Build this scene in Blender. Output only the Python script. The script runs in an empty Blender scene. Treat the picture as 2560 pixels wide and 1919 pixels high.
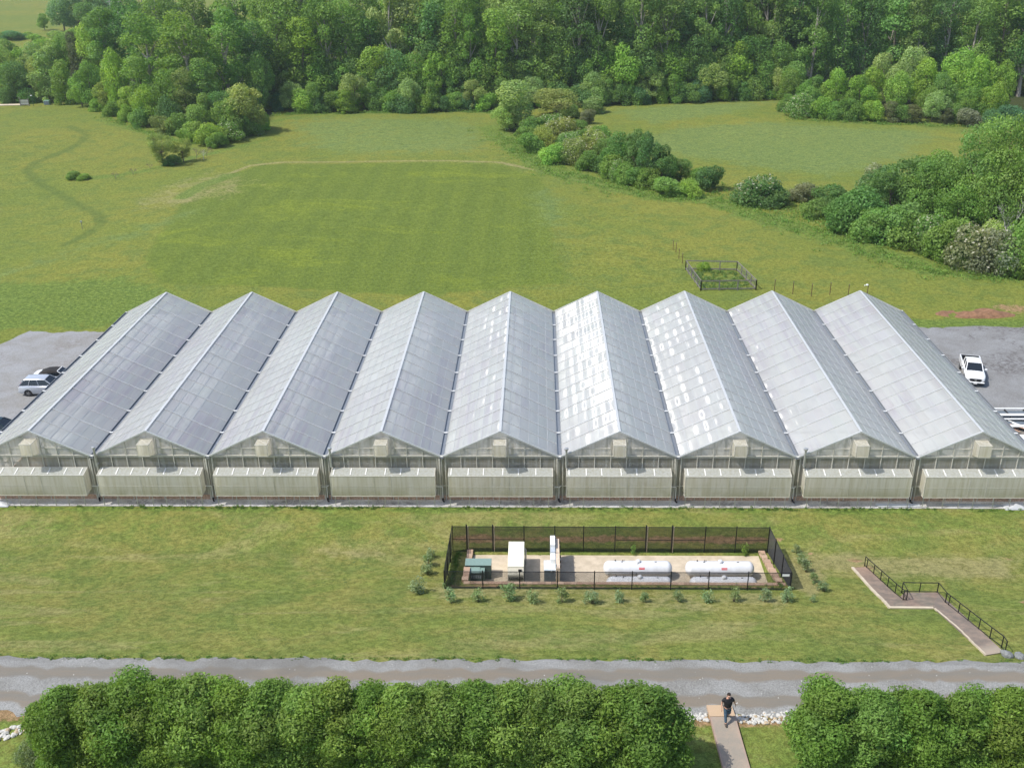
import bpy, math, random
import numpy as np
from mathutils import Vector, Matrix
R = math.radians
RNG = np.random.default_rng(7); random.seed(7)
scn = bpy.context.scene
COL = scn.collection
# ---------------------------------------------------------------- camera model
F, PI_, YA, RO = 2551.56, 0.4252, -0.0275, -0.0114
CX, CY, CZ = 44.026, -69.751, 41.672
W, L, ZG, ZR = 9.144, 32.08, 3.95, 6.13
_f = np.array([math.sin(YA)*math.cos(PI_), math.cos(YA)*math.cos(PI_), -math.sin(PI_)])
_r = np.array([math.cos(YA), -math.sin(YA), 0.0])
_u = np.array([math.sin(YA)*math.sin(PI_), math.cos(YA)*math.sin(PI_), math.cos(PI_)])
_R = _r*math.cos(RO) + _u*math.sin(RO)
_U = -_r*math.sin(RO) + _u*math.cos(RO)
CAM = np.array([CX, CY, CZ])
def ray(u, v):
    return _f + _R*((u-1280)/F) - _U*((v-959.5)/F)
def PZ(u, v, z):                         # photo pixel -> point at height z
    d = ray(u, v); t = (z-CZ)/d[2]; return CAM + d*t
def PY(u, v, y):                         # photo pixel -> point on the plane Y=y
    d = ray(u, v); t = (y-CY)/d[1]; return CAM + d*t
def proj(p):
    q = np.asarray(p, float)-CAM; d = q@_f
    return 1280+F*(q@_R)/d, 959.5-F*(q@_U)/d, d
def lerp(a, b, t): return a+(b-a)*t
def ss(a, b, x):
    t = np.clip((x-a)/(b-a), 0, 1); return t*t*(3-2*t)
_YP = [-400, -60, -34, -31, -29.3, -25.4, -20, -14.1, -10.5, -7.4, -5, -2, 0]
_ZP = [5.0, 5.0, 5.0, 5.05, 5.12, 5.05, 3.45, 1.62, .72, .1, .02, 0, 0]
def vnoise(x, y, s, seed=0):
    x = np.asarray(x, float)/s; y = np.asarray(y, float)/s
    xi = np.floor(x); yi = np.floor(y); fx = x-xi; fy = y-yi
    fx = fx*fx*(3-2*fx); fy = fy*fy*(3-2*fy)
    def h(a, b):
        n = np.sin(a*127.1+b*311.7+seed*74.7)*43758.5453; return n-np.floor(n)
    return (h(xi, yi)*(1-fx)+h(xi+1, yi)*fx)*(1-fy)+(h(xi, yi+1)*(1-fx)+h(xi+1, yi+1)*fx)*fy
def terr(x, y):                          # natural ground height
    x = np.asarray(x, float); y = np.asarray(y, float)
    z = np.interp(y, _YP, _ZP)
    far = ss(42, 70, y)
    z = z + far*(vnoise(x, y, 34, 1)-.5)*1.0 + far*(vnoise(x, y, 13, 2)-.5)*.28
    z = z - ss(-5, -45, x)*ss(38, 60, y)*(1-ss(95, 130, y))*1.3           # swale on the left
    z = z + ss(175, 330, y)*6*(.6+.4*vnoise(x, y, 80, 4))
    z = z + (vnoise(x, y, 4.3, 5)-.5)*.10*(1-ss(-7, -2, y))*(1-ss(-24, -26, y)*1.0)*ss(-7.2,-9,-np.abs(y+20)+6.0)*0
    return z
def GP(u, v):                            # photo pixel -> natural ground
    d = ray(u, v); t = (0-CZ)/d[2]
    for _ in range(14):
        p = CAM+d*t; t = (float(terr(p[0], p[1]))-CZ)/d[2]
    return CAM+d*t
K = 2560/2212.0
def G2(u, v): return GP(u*K, v*K)        # same, in the 2212 px wide view
# ---------------------------------------------------------------- helpers
def tag(o, label=None, cat=None, group=None, kind=None):
    if label: o['label'] = label
    if cat: o['category'] = cat
    if group: o['group'] = group
    if kind: o['kind'] = kind
    return o
def empty(name, loc=(0, 0, 0), rz=0.0, parent=None):
    o = bpy.data.objects.new(name, None); COL.objects.link(o)
    o.location = loc; o.rotation_euler = (0, 0, rz); o.empty_display_size = .3
    if parent: o.parent = parent
    return o
def link(name, me, parent=None):
    o = bpy.data.objects.new(name, me); COL.objects.link(o)
    if parent: o.parent = parent
    return o
def copy_tree(o, parent=None):
    c = o.copy(); COL.objects.link(c); c.parent = parent
    for ch in list(o.children): copy_tree(ch, c)
    return c
class MB:
    def __init__(s): s.v = []; s.f = []; s.m = []; s.mi = 0
    def add(s, vs, fs):
        b = len(s.v); s.v += [tuple(map(float, p)) for p in vs]
        s.f += [tuple(b+i for i in f) for f in fs]; s.m += [s.mi]*len(fs); return s
    def box(s, a, b):
        x0, y0, z0 = [min(p, q) for p, q in zip(a, b)]; x1, y1, z1 = [max(p, q) for p, q in zip(a, b)]
        return s.add([(x0,y0,z0),(x1,y0,z0),(x1,y1,z0),(x0,y1,z0),(x0,y0,z1),(x1,y0,z1),(x1,y1,z1),(x0,y1,z1)],
                     [(0,3,2,1),(4,5,6,7),(0,1,5,4),(1,2,6,5),(2,3,7,6),(3,0,4,7)])
    def hexa(s, p): return s.add(p, [(0,3,2,1),(4,5,6,7),(0,1,5,4),(1,2,6,5),(2,3,7,6),(3,0,4,7)])
    def beam(s, p, q, w, h=None, up=(0, 0, 1)):
        h = h or w; p = np.array(p, float); q = np.array(q, float); d = q-p; n = np.linalg.norm(d)
        if n < 1e-6: return s
        d /= n; up = np.array(up, float)
        if abs(d@up) > .98: up = np.array([0, 1., 0]) if abs(d[1]) < .9 else np.array([1., 0, 0])
        r = np.cross(d, up); r /= np.linalg.norm(r); t = np.cross(r, d)
        o = [(-w/2, -h/2), (w/2, -h/2), (w/2, h/2), (-w/2, h/2)]
        return s.add([p+r*a+t*b for a, b in o]+[q+r*a+t*b for a, b in o],
                     [(0,1,2,3),(7,6,5,4),(0,4,5,1),(1,5,6,2),(2,6,7,3),(3,7,4,0)])
    def tube(s, pts, rad, n=8, cap=True):
        pts = [np.array(p, float) for p in pts]
        if np.isscalar(rad): rad = [rad]*len(pts)
        vs = []; fs = []
        for i, p in enumerate(pts):
            d = pts[min(i+1, len(pts)-1)]-pts[max(i-1, 0)]; d = d/(np.linalg.norm(d)+1e-9)
            a = np.array([0, 0, 1.]) if abs(d[2]) < .9 else np.array([1., 0, 0])
            r = np.cross(d, a); r /= np.linalg.norm(r); t = np.cross(r, d)
            vs += [p+(r*math.cos(2*math.pi*k/n)+t*math.sin(2*math.pi*k/n))*rad[i] for k in range(n)]
        for i in range(len(pts)-1):
            for k in range(n):
                a, b = i*n+k, i*n+(k+1) % n; fs.append((a, b, b+n, a+n))
        if cap: fs.append(tuple(range(n))[::-1]); fs.append(tuple(range((len(pts)-1)*n, len(pts)*n)))
        return s.add(vs, fs)
    def ball(s, c, r, nu=12, nv=8):
        if np.isscalar(r): r = (r, r, r)
        vs = [(c[0], c[1], c[2]-r[2])]; fs = []
        for j in range(1, nv):
            t = math.pi*j/nv
            for i in range(nu):
                a = 2*math.pi*i/nu; vs.append((c[0]+r[0]*math.sin(t)*math.cos(a), c[1]+r[1]*math.sin(t)*math.sin(a), c[2]-r[2]*math.cos(t)))
        vs.append((c[0], c[1], c[2]+r[2])); e = len(vs)-1
        for i in range(nu):
            fs.append((0, 1+(i+1) % nu, 1+i)); fs.append((e, e-nu+i, e-nu+(i+1) % nu))
        for j in range(nv-2):
            for i in range(nu):
                a = 1+j*nu+i; b = 1+j*nu+(i+1) % nu; fs.append((a, b, b+nu, a+nu))
        return s.add(vs, fs)
    def build(s, name, mat, parent=None, off=None, smooth=False, bevel=0):
        me = bpy.data.meshes.new(name); v = s.v
        if off is not None: v = [(p[0]-off[0], p[1]-off[1], p[2]-off[2]) for p in v]
        me.from_pydata(v, [], s.f)
        for m in (mat if isinstance(mat, (list, tuple)) else [mat]): me.materials.append(m)
        if isinstance(mat, (list, tuple)): me.polygons.foreach_set('material_index', s.m)
        if smooth: me.polygons.foreach_set('use_smooth', [True]*len(me.polygons))
        me.update()
        o = link(name, me, parent)
        if bevel:
            b = o.modifiers.new('Bevel', 'BEVEL'); b.width = bevel; b.segments = 2; b.limit_method = 'ANGLE'; b.angle_limit = R(35)
        return o
# ---------------------------------------------------------------- materials
def srgb(r, g, b):
    f = lambda c: (c/255/12.92) if c/255 <= .04045 else ((c/255+.055)/1.055)**2.4
    return (f(r), f(g), f(b), 1)
class NT:
    def __init__(s, name):
        s.m = bpy.data.materials.new(name); s.m.use_nodes = True; s.t = s.m.node_tree; s.n = s.t.nodes; s.n.clear()
        s.out = s.n.new('ShaderNodeOutputMaterial')
    def N(s, t, **kw):
        n = s.n.new(t)
        for k, v in kw.items():
            if k.startswith('i_'):
                key = k[2:]; key = int(key) if key.isdigit() else key.replace('_', ' ')
                if hasattr(v, 'is_linked') or hasattr(v, 'links'): s.t.links.new(v, n.inputs[key])
                else: n.inputs[key].default_value = v
            else: setattr(n, k, v)
        return n
    def mix(s, fac, a, b, blend='MIX'):
        n = s.N('ShaderNodeMix', data_type='RGBA', blend_type=blend)
        for i, v in ((0, fac), (6, a), (7, b)):
            if hasattr(v, 'links'): s.t.links.new(v, n.inputs[i])
            else: n.inputs[i].default_value = v
        return n.outputs[2]
    def math(s, op, a, b=0.5, clamp=False):
        n = s.N('ShaderNodeMath', operation=op, use_clamp=clamp)
        for i, v in ((0, a), (1, b)):
            if hasattr(v, 'links'): s.t.links.new(v, n.inputs[i])
            else: n.inputs[i].default_value = v
        return n.outputs[0]
    def ramp(s, x, a, b):          # 0..1 smooth between a and b
        n = s.N('ShaderNodeMapRange', interpolation_type='SMOOTHSTEP')
        s.t.links.new(x, n.inputs[0]); n.inputs[1].default_value = a; n.inputs[2].default_value = b
        return n.outputs[0]
    def noise(s, scale, detail=4, rough=.6, vec=None, dist=0.0):
        n = s.N('ShaderNodeTexNoise'); n.inputs['Scale'].default_value = scale
        n.inputs['Detail'].default_value = detail; n.inputs['Roughness'].default_value = rough
        n.inputs['Distortion'].default_value = dist
        if vec: s.t.links.new(vec, n.inputs['Vector'])
        return n.outputs[0]
    def pos(s): return s.N('ShaderNodeNewGeometry').outputs['Position']
    def obj(s): return s.N('ShaderNodeTexCoord').outputs['Object']
    def vmul(s, v, m):
        n = s.N('ShaderNodeVectorMath', operation='MULTIPLY'); s.t.links.new(v, n.inputs[0]); n.inputs[1].default_value = m
        return n.outputs[0]
    def bump(s, h, strength=.3, dist=.05):
        n = s.N('ShaderNodeBump'); n.inputs['Strength'].default_value = strength; n.inputs['Distance'].default_value = dist
        s.t.links.new(h, n.inputs['Height']); return n.outputs[0]
    def pbsdf(s, col, rough=.6, metal=0, spec=.3, normal=None, **kw):
        n = s.N('ShaderNodeBsdfPrincipled')
        for k, v in (('Base Color', col), ('Roughness', rough), ('Metallic', metal), ('Specular IOR Level', spec)):
            if hasattr(v, 'links'): s.t.links.new(v, n.inputs[k])
            else: n.inputs[k].default_value = v
        if normal: s.t.links.new(normal, n.inputs['Normal'])
        for k, v in kw.items(): n.inputs[k.replace('_', ' ')].default_value = v
        return n.outputs[0]
    def done(s, sh): s.t.links.new(sh, s.out.inputs[0]); return s.m
def simple(name, rgb, rough=.6, metal=0, var=.12, scale=6., spec=.3, bump=0.0, **kw):
    t = NT(name); c = (rgb[0], rgb[1], rgb[2], 1)
    n = t.noise(scale, 5, .65, t.obj())
    d = (rgb[0]*(1-var*1.6), rgb[1]*(1-var*1.7), rgb[2]*(1-var*1.9), 1); l = (min(1, rgb[0]*(1+var)), min(1, rgb[1]*(1+var)), min(1, rgb[2]*(1+var)), 1)
    col = t.mix(t.ramp(n, .3, .7), d, l)
    nm = t.bump(t.noise(scale*6, 3, .6, t.obj()), bump, .02) if bump else None
    return t.done(t.pbsdf(col, rough, metal, spec, nm, **kw))
def leaf_mat():
    t = NT('leaves'); oi = t.N('ShaderNodeObjectInfo')
    at = t.N('ShaderNodeAttribute', attribute_name='lc')
    col = t.mix(1.0, oi.outputs['Color'], at.outputs['Color'], 'MULTIPLY')
    col = t.mix(at.outputs['Alpha'], (.62, .60, .48, 1), col)
    a = t.pbsdf(col, .55, 0, .25)
    tr = t.N('ShaderNodeBsdfTranslucent'); t.t.links.new(t.mix(1.0, col, (1.15, 1.15, .55, 1), 'MULTIPLY'), tr.inputs[0])
    m = t.N('ShaderNodeMixShader'); m.inputs[0].default_value = .50
    t.t.links.new(a, m.inputs[1]); t.t.links.new(tr.outputs[0], m.inputs[2])
    return t.done(m.outputs[0])
M = {}
M['leaf'] = leaf_mat()
M['bark'] = simple('bark', (.16, .13, .10), .9, bump=.4)
M['pale_bark'] = simple('pale_bark', (.34, .31, .27), .85)
M['dead_wood'] = simple('dead_wood', (.42, .40, .37), .8)
M['alu'] = simple('aluminium', (.55, .56, .55), .42, .2, .05)
M['alu_dark'] = simple('dull_steel', (.30, .32, .34), .45, .5, .08)
M['galv'] = simple('galvanised_steel', (.48, .49, .48), .4, .6, .1)
M['white_metal'] = simple('white_painted_metal', (.80, .80, .77), .35, 0, .04)
M['black'] = simple('black_powder_coat', (.012, .012, .013), .45)
M['black_plastic'] = simple('black_plastic', (.015, .015, .016), .5)
M['frame'] = simple('weathered_frame', (.56, .54, .47), .5, .1, .08)
M['beige'] = simple('cream_enamel', (.74, .72, .58), .4, 0, .03, 1.2)
M['beige_shaded'] = simple('painted_shade_beige', (.55, .52, .42), .5, 0, .06)  # cream of the generator darkened in the colour for its shaded front
M['green'] = simple('green_enamel', (.06, .095, .085), .45, 0, .08)
M['grey_cab'] = simple('grey_enamel', (.42, .46, .50), .4, 0, .05)
M['tan'] = simple('tan_conduit_panel', (.62, .50, .38), .7, 0, .1)
M['tank'] = simple('tank_white', (.62, .63, .64), .35, 0, .05, 2.)
M['red'] = simple('red_label', (.55, .03, .04), .5, 0, .02)
M['ink'] = simple('white_ink', (.8, .8, .8), .5, 0, .01)
M['block'] = None
M['concrete'] = simple('pale_concrete', (.52, .445, .34), .9, 0, .10, 1.3, bump=.15)
M['wood'] = simple('grey_weathered_wood', (.20, .185, .165), .9, 0, .2, 8)
M['rust'] = simple('rusty_steel', (.13, .07, .045), .8, 0, .2, 20)
M['glass_dark'] = simple('car_glass', (.010, .014, .018), .06, 0, .02, spec=.7)
M['tyre'] = simple('tyre', (.018, .018, .018), .8)
M['rim'] = simple('alloy_rim', (.35, .35, .36), .35, .7, .08)
M['car_white'] = simple('white_car_paint', (.78, .79, .79), .22, 0, .02, Coat_Weight=.6, Coat_Roughness=.06)
M['car_silver'] = simple('silver_car_paint', (.50, .53, .58), .28, .35, .03, Coat_Weight=.6, Coat_Roughness=.06)
M['car_teal'] = simple('dark_teal_car_paint', (.012, .035, .04), .25, .2, .05, Coat_Weight=.6, Coat_Roughness=.06)
M['soft_top'] = simple('black_canvas', (.022, .020, .019), .85, 0, .15, 30)
M['trim'] = simple('dark_trim', (.02, .02, .022), .5)
M['lamp_glass'] = simple('lamp_glass', (.5, .52, .54), .12, .1, .1)
M['tail_red'] = simple('tail_lamp_red', (.35, .03, .03), .2)
M['skin'] = simple('skin', (.52, .30, .22), .5, 0, .08)
M['hair'] = simple('dark_hair', (.02, .013, .01), .7)
M['shirt'] = simple('black_cloth', (.018, .018, .022), .85, 0, .2, 12)
M['jeans'] = simple('blue_denim', (.055, .10, .15), .85, 0, .22, 9)
M['boot'] = simple('brown_boot', (.07, .055, .045), .6)
M['stone'] = simple('white_riprap', (.50, .49, .455), .9, 0, .13, 5, bump=.3)
M['stone_tan'] = simple('tan_riprap', (.44, .35, .24), .9, 0, .15, 5, bump=.3)
M['boulder'] = simple('grey_boulder', (.20, .21, .21), .9, 0, .2, 3, bump=.4)
M['sheet'] = simple('white_plastic_sheet', (.45, .46, .47), .35, 0, .08, 3)
M['lumber'] = simple('lumber', (.50, .33, .24), .8, 0, .25, 9)
M['util_green'] = simple('pale_green_enamel', (.20, .33, .26), .5)
def block_mat():
    t = NT('retaining_block'); at = t.N('ShaderNodeAttribute', attribute_name='lc')
    col = t.mix(.5, at.outputs['Color'], t.mix(t.noise(9, 5, .7, t.obj()), (.30, .19, .13, 1), (.52, .40, .29, 1)))
    return t.done(t.pbsdf(col, .9, 0, .2, t.bump(t.noise(30, 3, .6, t.obj()), .4, .02)))
M['block'] = block_mat()
def screen_mat(name, opac, rgb=(.028, .028, .030)):
    t = NT(name); d = t.N('ShaderNodeBsdfDiffuse'); d.inputs[0].default_value = (*rgb, 1)
    tr = t.N('ShaderNodeBsdfTransparent'); m = t.N('ShaderNodeMixShader')
    n = t.noise(3, 3, .6, t.obj()); fac = t.math('MULTIPLY_ADD', n, .12); fac.node.inputs[2].default_value = opac-.06
    t.t.links.new(fac, m.inputs[0]); t.t.links.new(tr.outputs[0], m.inputs[1]); t.t.links.new(d.outputs[0], m.inputs[2])
    return t.done(m.outputs[0])
M['screen'] = screen_mat('open_mesh_fabric', .50)
M['screen_solid'] = screen_mat('dense_mesh_fabric', .86, (.06, .06, .066))
def roof_mat():
    t = NT('twin_wall_polycarbonate_roof'); P = t.pos()
    st = t.noise(1., 5, .65, t.vmul(P, (1.9, .10, 1.9)))            # streaks along the house: blurred view of the interior painted into the colour
    cl = t.noise(.09, 3, .5, P)
    st2 = t.noise(1., 4, .6, t.vmul(P, (5.5, .22, 5.5)))
    dirt = t.math('MULTIPLY', t.ramp(st, .44, .60), t.ramp(cl, .38, .60))
    dirt = t.math('ADD', dirt, t.math('MULTIPLY', t.ramp(st2, .5, .72), .35), True)
    col = t.mix(dirt, (.89, .885, .82, 1), (.69, .65, .66, 1))
    fl = t.N('ShaderNodeTexWave', wave_type='BANDS', bands_direction='Y'); fl.inputs['Scale'].default_value = 8; t.t.links.new(P, fl.inputs['Vector'])
    pa = t.N('ShaderNodeAttribute', attribute_name='lc'); col = t.mix(1.0, col, pa.outputs['Color'], 'MULTIPLY')
    nm = t.bump(t.noise(1.6, 1.5, .5, P), .10, .04)
    dif = t.N('ShaderNodeBsdfDiffuse'); t.t.links.new(col, dif.inputs[0])
    trl = t.N('ShaderNodeBsdfTranslucent'); t.t.links.new(col, trl.inputs[0])
    m1 = t.N('ShaderNodeMixShader'); m1.inputs[0].default_value = .50
    t.t.links.new(dif.outputs[0], m1.inputs[1]); t.t.links.new(trl.outputs[0], m1.inputs[2])
    tr = t.N('ShaderNodeBsdfTransparent'); tr.inputs[0].default_value = (.95, .97, 1, 1)
    m2 = t.N('ShaderNodeMixShader'); t.t.links.new(t.math('MULTIPLY_ADD', t.math('SUBTRACT', 1.0, dirt), .10), m2.inputs[0]); m2.inputs[0].links[0].from_node.inputs[2].default_value = .28
    t.t.links.new(m1.outputs[0], m2.inputs[1]); t.t.links.new(tr.outputs[0], m2.inputs[2])
    g = t.N('ShaderNodeBsdfAnisotropic', distribution='GGX'); g.inputs['Color'].default_value = (.95, .95, .93, 1)
    g.inputs['Roughness'].default_value = .27; g.inputs['Anisotropy'].default_value = -.84
    tg = t.N('ShaderNodeCombineXYZ'); tg.inputs[1].default_value = 1.0
    tv = t.N('ShaderNodeVectorMath', operation='NORMALIZE'); t.t.links.new(tg.outputs[0], tv.inputs[0])
    t.t.links.new(tv.outputs[0], g.inputs['Tangent']); t.t.links.new(nm, g.inputs['Normal'])
    g0 = t.N('ShaderNodeBsdfAnisotropic', distribution='GGX'); g0.inputs['Color'].default_value = (.92, .92, .86, 1); g0.inputs['Roughness'].default_value = .33; t.t.links.new(nm, g0.inputs['Normal'])
    fr = t.N('ShaderNodeFresnel'); fr.inputs[0].default_value = 1.58
    m3 = t.N('ShaderNodeMixShader'); t.t.links.new(t.math('MULTIPLY_ADD', fr.outputs[0], .9), m3.inputs[0]); m3.inputs[0].links[0].from_node.inputs[2].default_value = .05
    t.t.links.new(m2.outputs[0], m3.inputs[1]); t.t.links.new(g0.outputs[0], m3.inputs[2])
    m4 = t.N('ShaderNodeMixShader'); m4.inputs[0].default_value = .036; t.t.links.new(m3.outputs[0], m4.inputs[1]); t.t.links.new(g.outputs[0], m4.inputs[2])
    return t.done(m4.outputs[0])
M['roof'] = roof_mat()
def wall_mat(name, rgb, clear, tl=.5, dirty=.0):
    t = NT(name); P = t.pos()
    n = t.noise(1, 4, .6, t.vmul(P, (5., 5., .35)))
    col = t.mix(t.ramp(n, .35, .75), (*rgb, 1), (rgb[0]*.82, rgb[1]*.80, rgb[2]*.70, 1))
    if dirty:
        sx = t.N('ShaderNodeSeparateXYZ'); t.t.links.new(P, sx.inputs[0])
        low = t.math('MULTIPLY', t.math('SUBTRACT', 1., t.ramp(sx.outputs[2], .9, 2.0)), t.ramp(t.noise(.6, 4, .6, P), .3, .6))
        col = t.mix(t.math('MULTIPLY', low, dirty), col, (.40, .39, .20, 1))
    dif = t.N('ShaderNodeBsdfDiffuse'); t.t.links.new(col, dif.inputs[0])
    trl = t.N('ShaderNodeBsdfTranslucent'); t.t.links.new(col, trl.inputs[0])
    m1 = t.N('ShaderNodeMixShader'); m1.inputs[0].default_value = tl
    t.t.links.new(dif.outputs[0], m1.inputs[1]); t.t.links.new(trl.outputs[0], m1.inputs[2])
    tr = t.N('ShaderNodeBsdfTransparent'); m2 = t.N('ShaderNodeMixShader'); m2.inputs[0].default_value = clear
    t.t.links.new(m1.outputs[0], m2.inputs[1]); t.t.links.new(tr.outputs[0], m2.inputs[2])
    g = t.N('ShaderNodeBsdfAnisotropic'); g.inputs['Roughness'].default_value = .15
    m3 = t.N('ShaderNodeMixShader'); m3.inputs[0].default_value = .06
    t.t.links.new(m2.outputs[0], m3.inputs[1]); t.t.links.new(g.outputs[0], m3.inputs[2])
    return t.done(m3.outputs[0])
M['wall'] = wall_mat('clear_polycarbonate_wall', (.78, .75, .66), .50, .5)
M['gable'] = wall_mat('hazy_polycarbonate_gable', (1.0, .965, .88), .30, .5)
def curtain_mat():
    t = NT('white_shade_curtain'); P = t.pos()
    a = t.ramp(t.noise(1., 5, .7, t.vmul(P, (2.6, .07, 1))), .42, .66); c = t.ramp(t.noise(.10, 3, .6, P), .36, .62)  # shade of the folds painted as mauve streaks on flat cloth
    f = t.ramp(t.noise(1., 3, .6, t.vmul(P, (9, .10, 1))), .40, .66)
    col = t.mix(t.math('MULTIPLY', a, c), (.93, .94, .92, 1), (.44, .39, .43, 1)); col = t.mix(t.math('MULTIPLY', t.math('MULTIPLY', f, c), .7), col, (.50, .46, .50, 1))
    d = t.N('ShaderNodeBsdfDiffuse'); t.t.links.new(col, d.inputs[0]); r = t.N('ShaderNodeBsdfTranslucent'); t.t.links.new(col, r.inputs[0])
    m = t.N('ShaderNodeMixShader'); m.inputs[0].default_value = .3; t.t.links.new(d.outputs[0], m.inputs[1]); t.t.links.new(r.outputs[0], m.inputs[2])
    return t.done(m.outputs[0])
M['curtain'] = curtain_mat()
M['hood'] = wall_mat('cream_polycarbonate_hood', (.90, .865, .765), .14, .5, .5)
M['vent'] = wall_mat('thin_polycarbonate_vent', (.92, .88, .78), .30, .6)
M['hood_top'] = wall_mat('pale_polycarbonate_top', (.78, .80, .76), .20, .5)
# ---------------------------------------------------------------- ground
def seg_dist(x, y, pts):
    d = np.full(x.shape, 1e9)
    for (x0, y0), (x1, y1) in zip(pts[:-1], pts[1:]):
        dx, dy = x1-x0, y1-y0; t = np.clip(((x-x0)*dx+(y-y0)*dy)/(dx*dx+dy*dy+1e-9), 0, 1)
        d = np.minimum(d, np.hypot(x-x0-t*dx, y-y0-t*dy))
    return d
def inside(x, y, pts):
    c = np.zeros(x.shape, bool); n = len(pts)
    for i in range(n):
        x0, y0 = pts[i]; x1, y1 = pts[(i+1) % n]
        if y0 == y1: continue
        c ^= ((y0 > y) != (y1 > y)) & (x < (x1-x0)*(y-y0)/(y1-y0)+x0)
    return c
def W2(pl): return [tuple(G2(u, v)[:2]) for u, v in pl]
def area(x, y, pl, soft):
    p = W2(pl); d = seg_dist(x, y, p+[p[0]]); s = np.where(inside(x, y, p), d, -d)
    return np.clip(s/soft*.5+.5, 0, 1)
def line(x, y, pl, w): return np.clip(1-seg_dist(x, y, W2(pl))/w, 0, 1)
# pit of the fenced yard
PR = PZ(1917, 1383.8, .08); PL = PZ(1133.8, 1379.4, .08)
FR = GP(1976, 1475); FL = GP(1111, 1468.7)
YB = -7.45; YF = -14.05; XLF, XRF = FL[0], FR[0]; XLB, XRB = PL[0], PR[0]
XF0 = (XLF+XLB)/2; XF1 = (XRF+XRB)/2                    # fence runs square to the pad
PX0 = PZ(1140, 1440, .5)[0]+1.0; PX1 = PZ(1898, 1400, .3)[0]+.15; PY0, PY1 = -12.95, -7.75
def axis(segs):
    out = []
    for a, b, s in segs: out += list(np.arange(a, b, s))
    return out
eps = .012
xs = axis([(-900, -120, 20), (-120, -72, 2.2), (-72, 112, .6), (112, 200, 2.), (200, 900, 20)])+[900, PX0-eps, PX0, PX1, PX1+eps]
ys = axis([(-400, -60, 20), (-60, -38, 1.5), (-38, 4, .4), (4, 36, 2), (36, 150, .9), (150, 260, 1.6), (260, 420, 6), (420, 1500, 40)])+[1500, PY0-eps, PY0, PY1, PY1+eps]
xs = np.unique(np.round(xs, 4)); ys = np.unique(np.round(ys, 4))
def drop_near(a, keep, d):
    return np.array([q for q in a if any(abs(q-k) < 1e-6 for k in keep) or all(abs(q-k) > d for k in keep)])
xs = drop_near(xs, [round(q, 4) for q in (PX0-eps, PX0, PX1, PX1+eps)], .1); ys = drop_near(ys, [round(q, 4) for q in (PY0-eps, PY0, PY1, PY1+eps)], .1)
X, Y = np.meshgrid(xs, ys); Z = terr(X, Y)
pit = (X >= PX0-1e-4) & (X <= PX1+1e-4) & (Y >= PY0-1e-4) & (Y <= PY1+1e-4)
Z = np.where(pit, -.02, Z)
def grid_mesh(name, X, Y, Z, mat, attrs=None, parent=None, smooth=True):
    ny, nx = X.shape; me = bpy.data.meshes.new(name)
    co = np.stack([X, Y, Z], -1).reshape(-1, 3).astype(np.float32)
    i = np.arange((ny-1)*(nx-1)); r = i//(nx-1); c = i % (nx-1); a = r*nx+c
    fc = np.stack([a, a+1, a+1+nx, a+nx], -1).astype(np.int32)
    mk_mesh(me, co, fc, smooth)
    for k, v in (attrs or {}).items():
        at = me.color_attributes.new(k, 'FLOAT_COLOR', 'POINT')
        at.data.foreach_set('color', v.reshape(-1, 4).astype(np.float32).ravel())
    me.materials.append(mat)
    return link(name, me, parent)
def mk_mesh(me, co, fc, smooth=False):
    n = len(fc); k = fc.shape[1]
    me.vertices.add(len(co)); me.vertices.foreach_set('co', np.asarray(co, np.float32).ravel())
    me.loops.add(n*k); me.loops.foreach_set('vertex_index', np.asarray(fc, np.int32).ravel())
    me.polygons.add(n); me.polygons.foreach_set('loop_start', np.arange(n, dtype=np.int32)*k)
    try: me.polygons.foreach_set('loop_total', np.full(n, k, np.int32))
    except Exception: pass
    if smooth: me.polygons.foreach_set('use_smooth', np.ones(n, bool))
    me.update(calc_edges=True)
# --- masks
mown = area(X, Y, [(395,432),(470,385),(570,356),(800,353),(1080,357),(1170,385),(1200,440),(1190,520),(1225,610),(900,640),(600,620),(345,612),(310,560),(335,520)], 2.5)
blue = .85*area(X, Y, [(1340,300),(1480,272),(1640,262),(2040,285),(1960,345),(1800,385),(1560,352),(1450,340)], 5)
blue = np.maximum(blue, .8*area(X, Y, [(1300,240),(1450,225),(1690,218),(1600,245),(1400,270)], 5))
blue = np.maximum(blue, .75*area(X, Y, [(610,262),(740,252),(1040,255),(1075,300),(1040,333),(740,338),(640,320)], 7))
blue = np.maximum(blue, .75*area(X, Y, [(1130,415),(1190,400),(1240,450),(1220,510),(1150,480)], 4))
blue = np.maximum(blue, .6*line(X, Y, [(-60,615),(60,575),(160,540),(300,500),(420,455)], 6))
lush = line(X, Y, [(395,425),(440,400),(500,378)], 3.2)
lush = np.maximum(lush, line(X, Y, [(1060,275),(1110,318),(1190,370),(1300,395),(1420,425),(1540,432),(1650,470),(1760,500),(1860,535),(2000,580),(2260,600)], 5.5))
lush = np.maximum(lush, .8*line(X, Y, [(585,262),(700,246),(1000,240),(1070,246)], 3.5))
lush = np.maximum(lush, .8*line(X, Y, [(1290,222),(1500,218),(1690,208)], 3.5))
lush = np.maximum(lush, .7*line(X, Y, [(160,385),(250,380),(330,365),(440,335),(580,300)], 3.5))
lush = np.maximum(lush, .8*line(X, Y, [(215,260),(300,283),(390,305),(480,315)], 3))
lush = np.maximum(lush, .8*area(X, Y, [(-80,640),(0,610),(240,590),(330,610),(420,640),(225,712),(60,712),(-80,745)], 4))
lush = np.maximum(lush, .9*line(X, Y, [(1980,698),(2300,700)], 3.))
lush = np.maximum(lush, .95*np.clip(1-np.abs(Y+1.5)/.9, 0, 1)*(.5+.5*vnoise(X, Y, 3.1, 9)))
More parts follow.
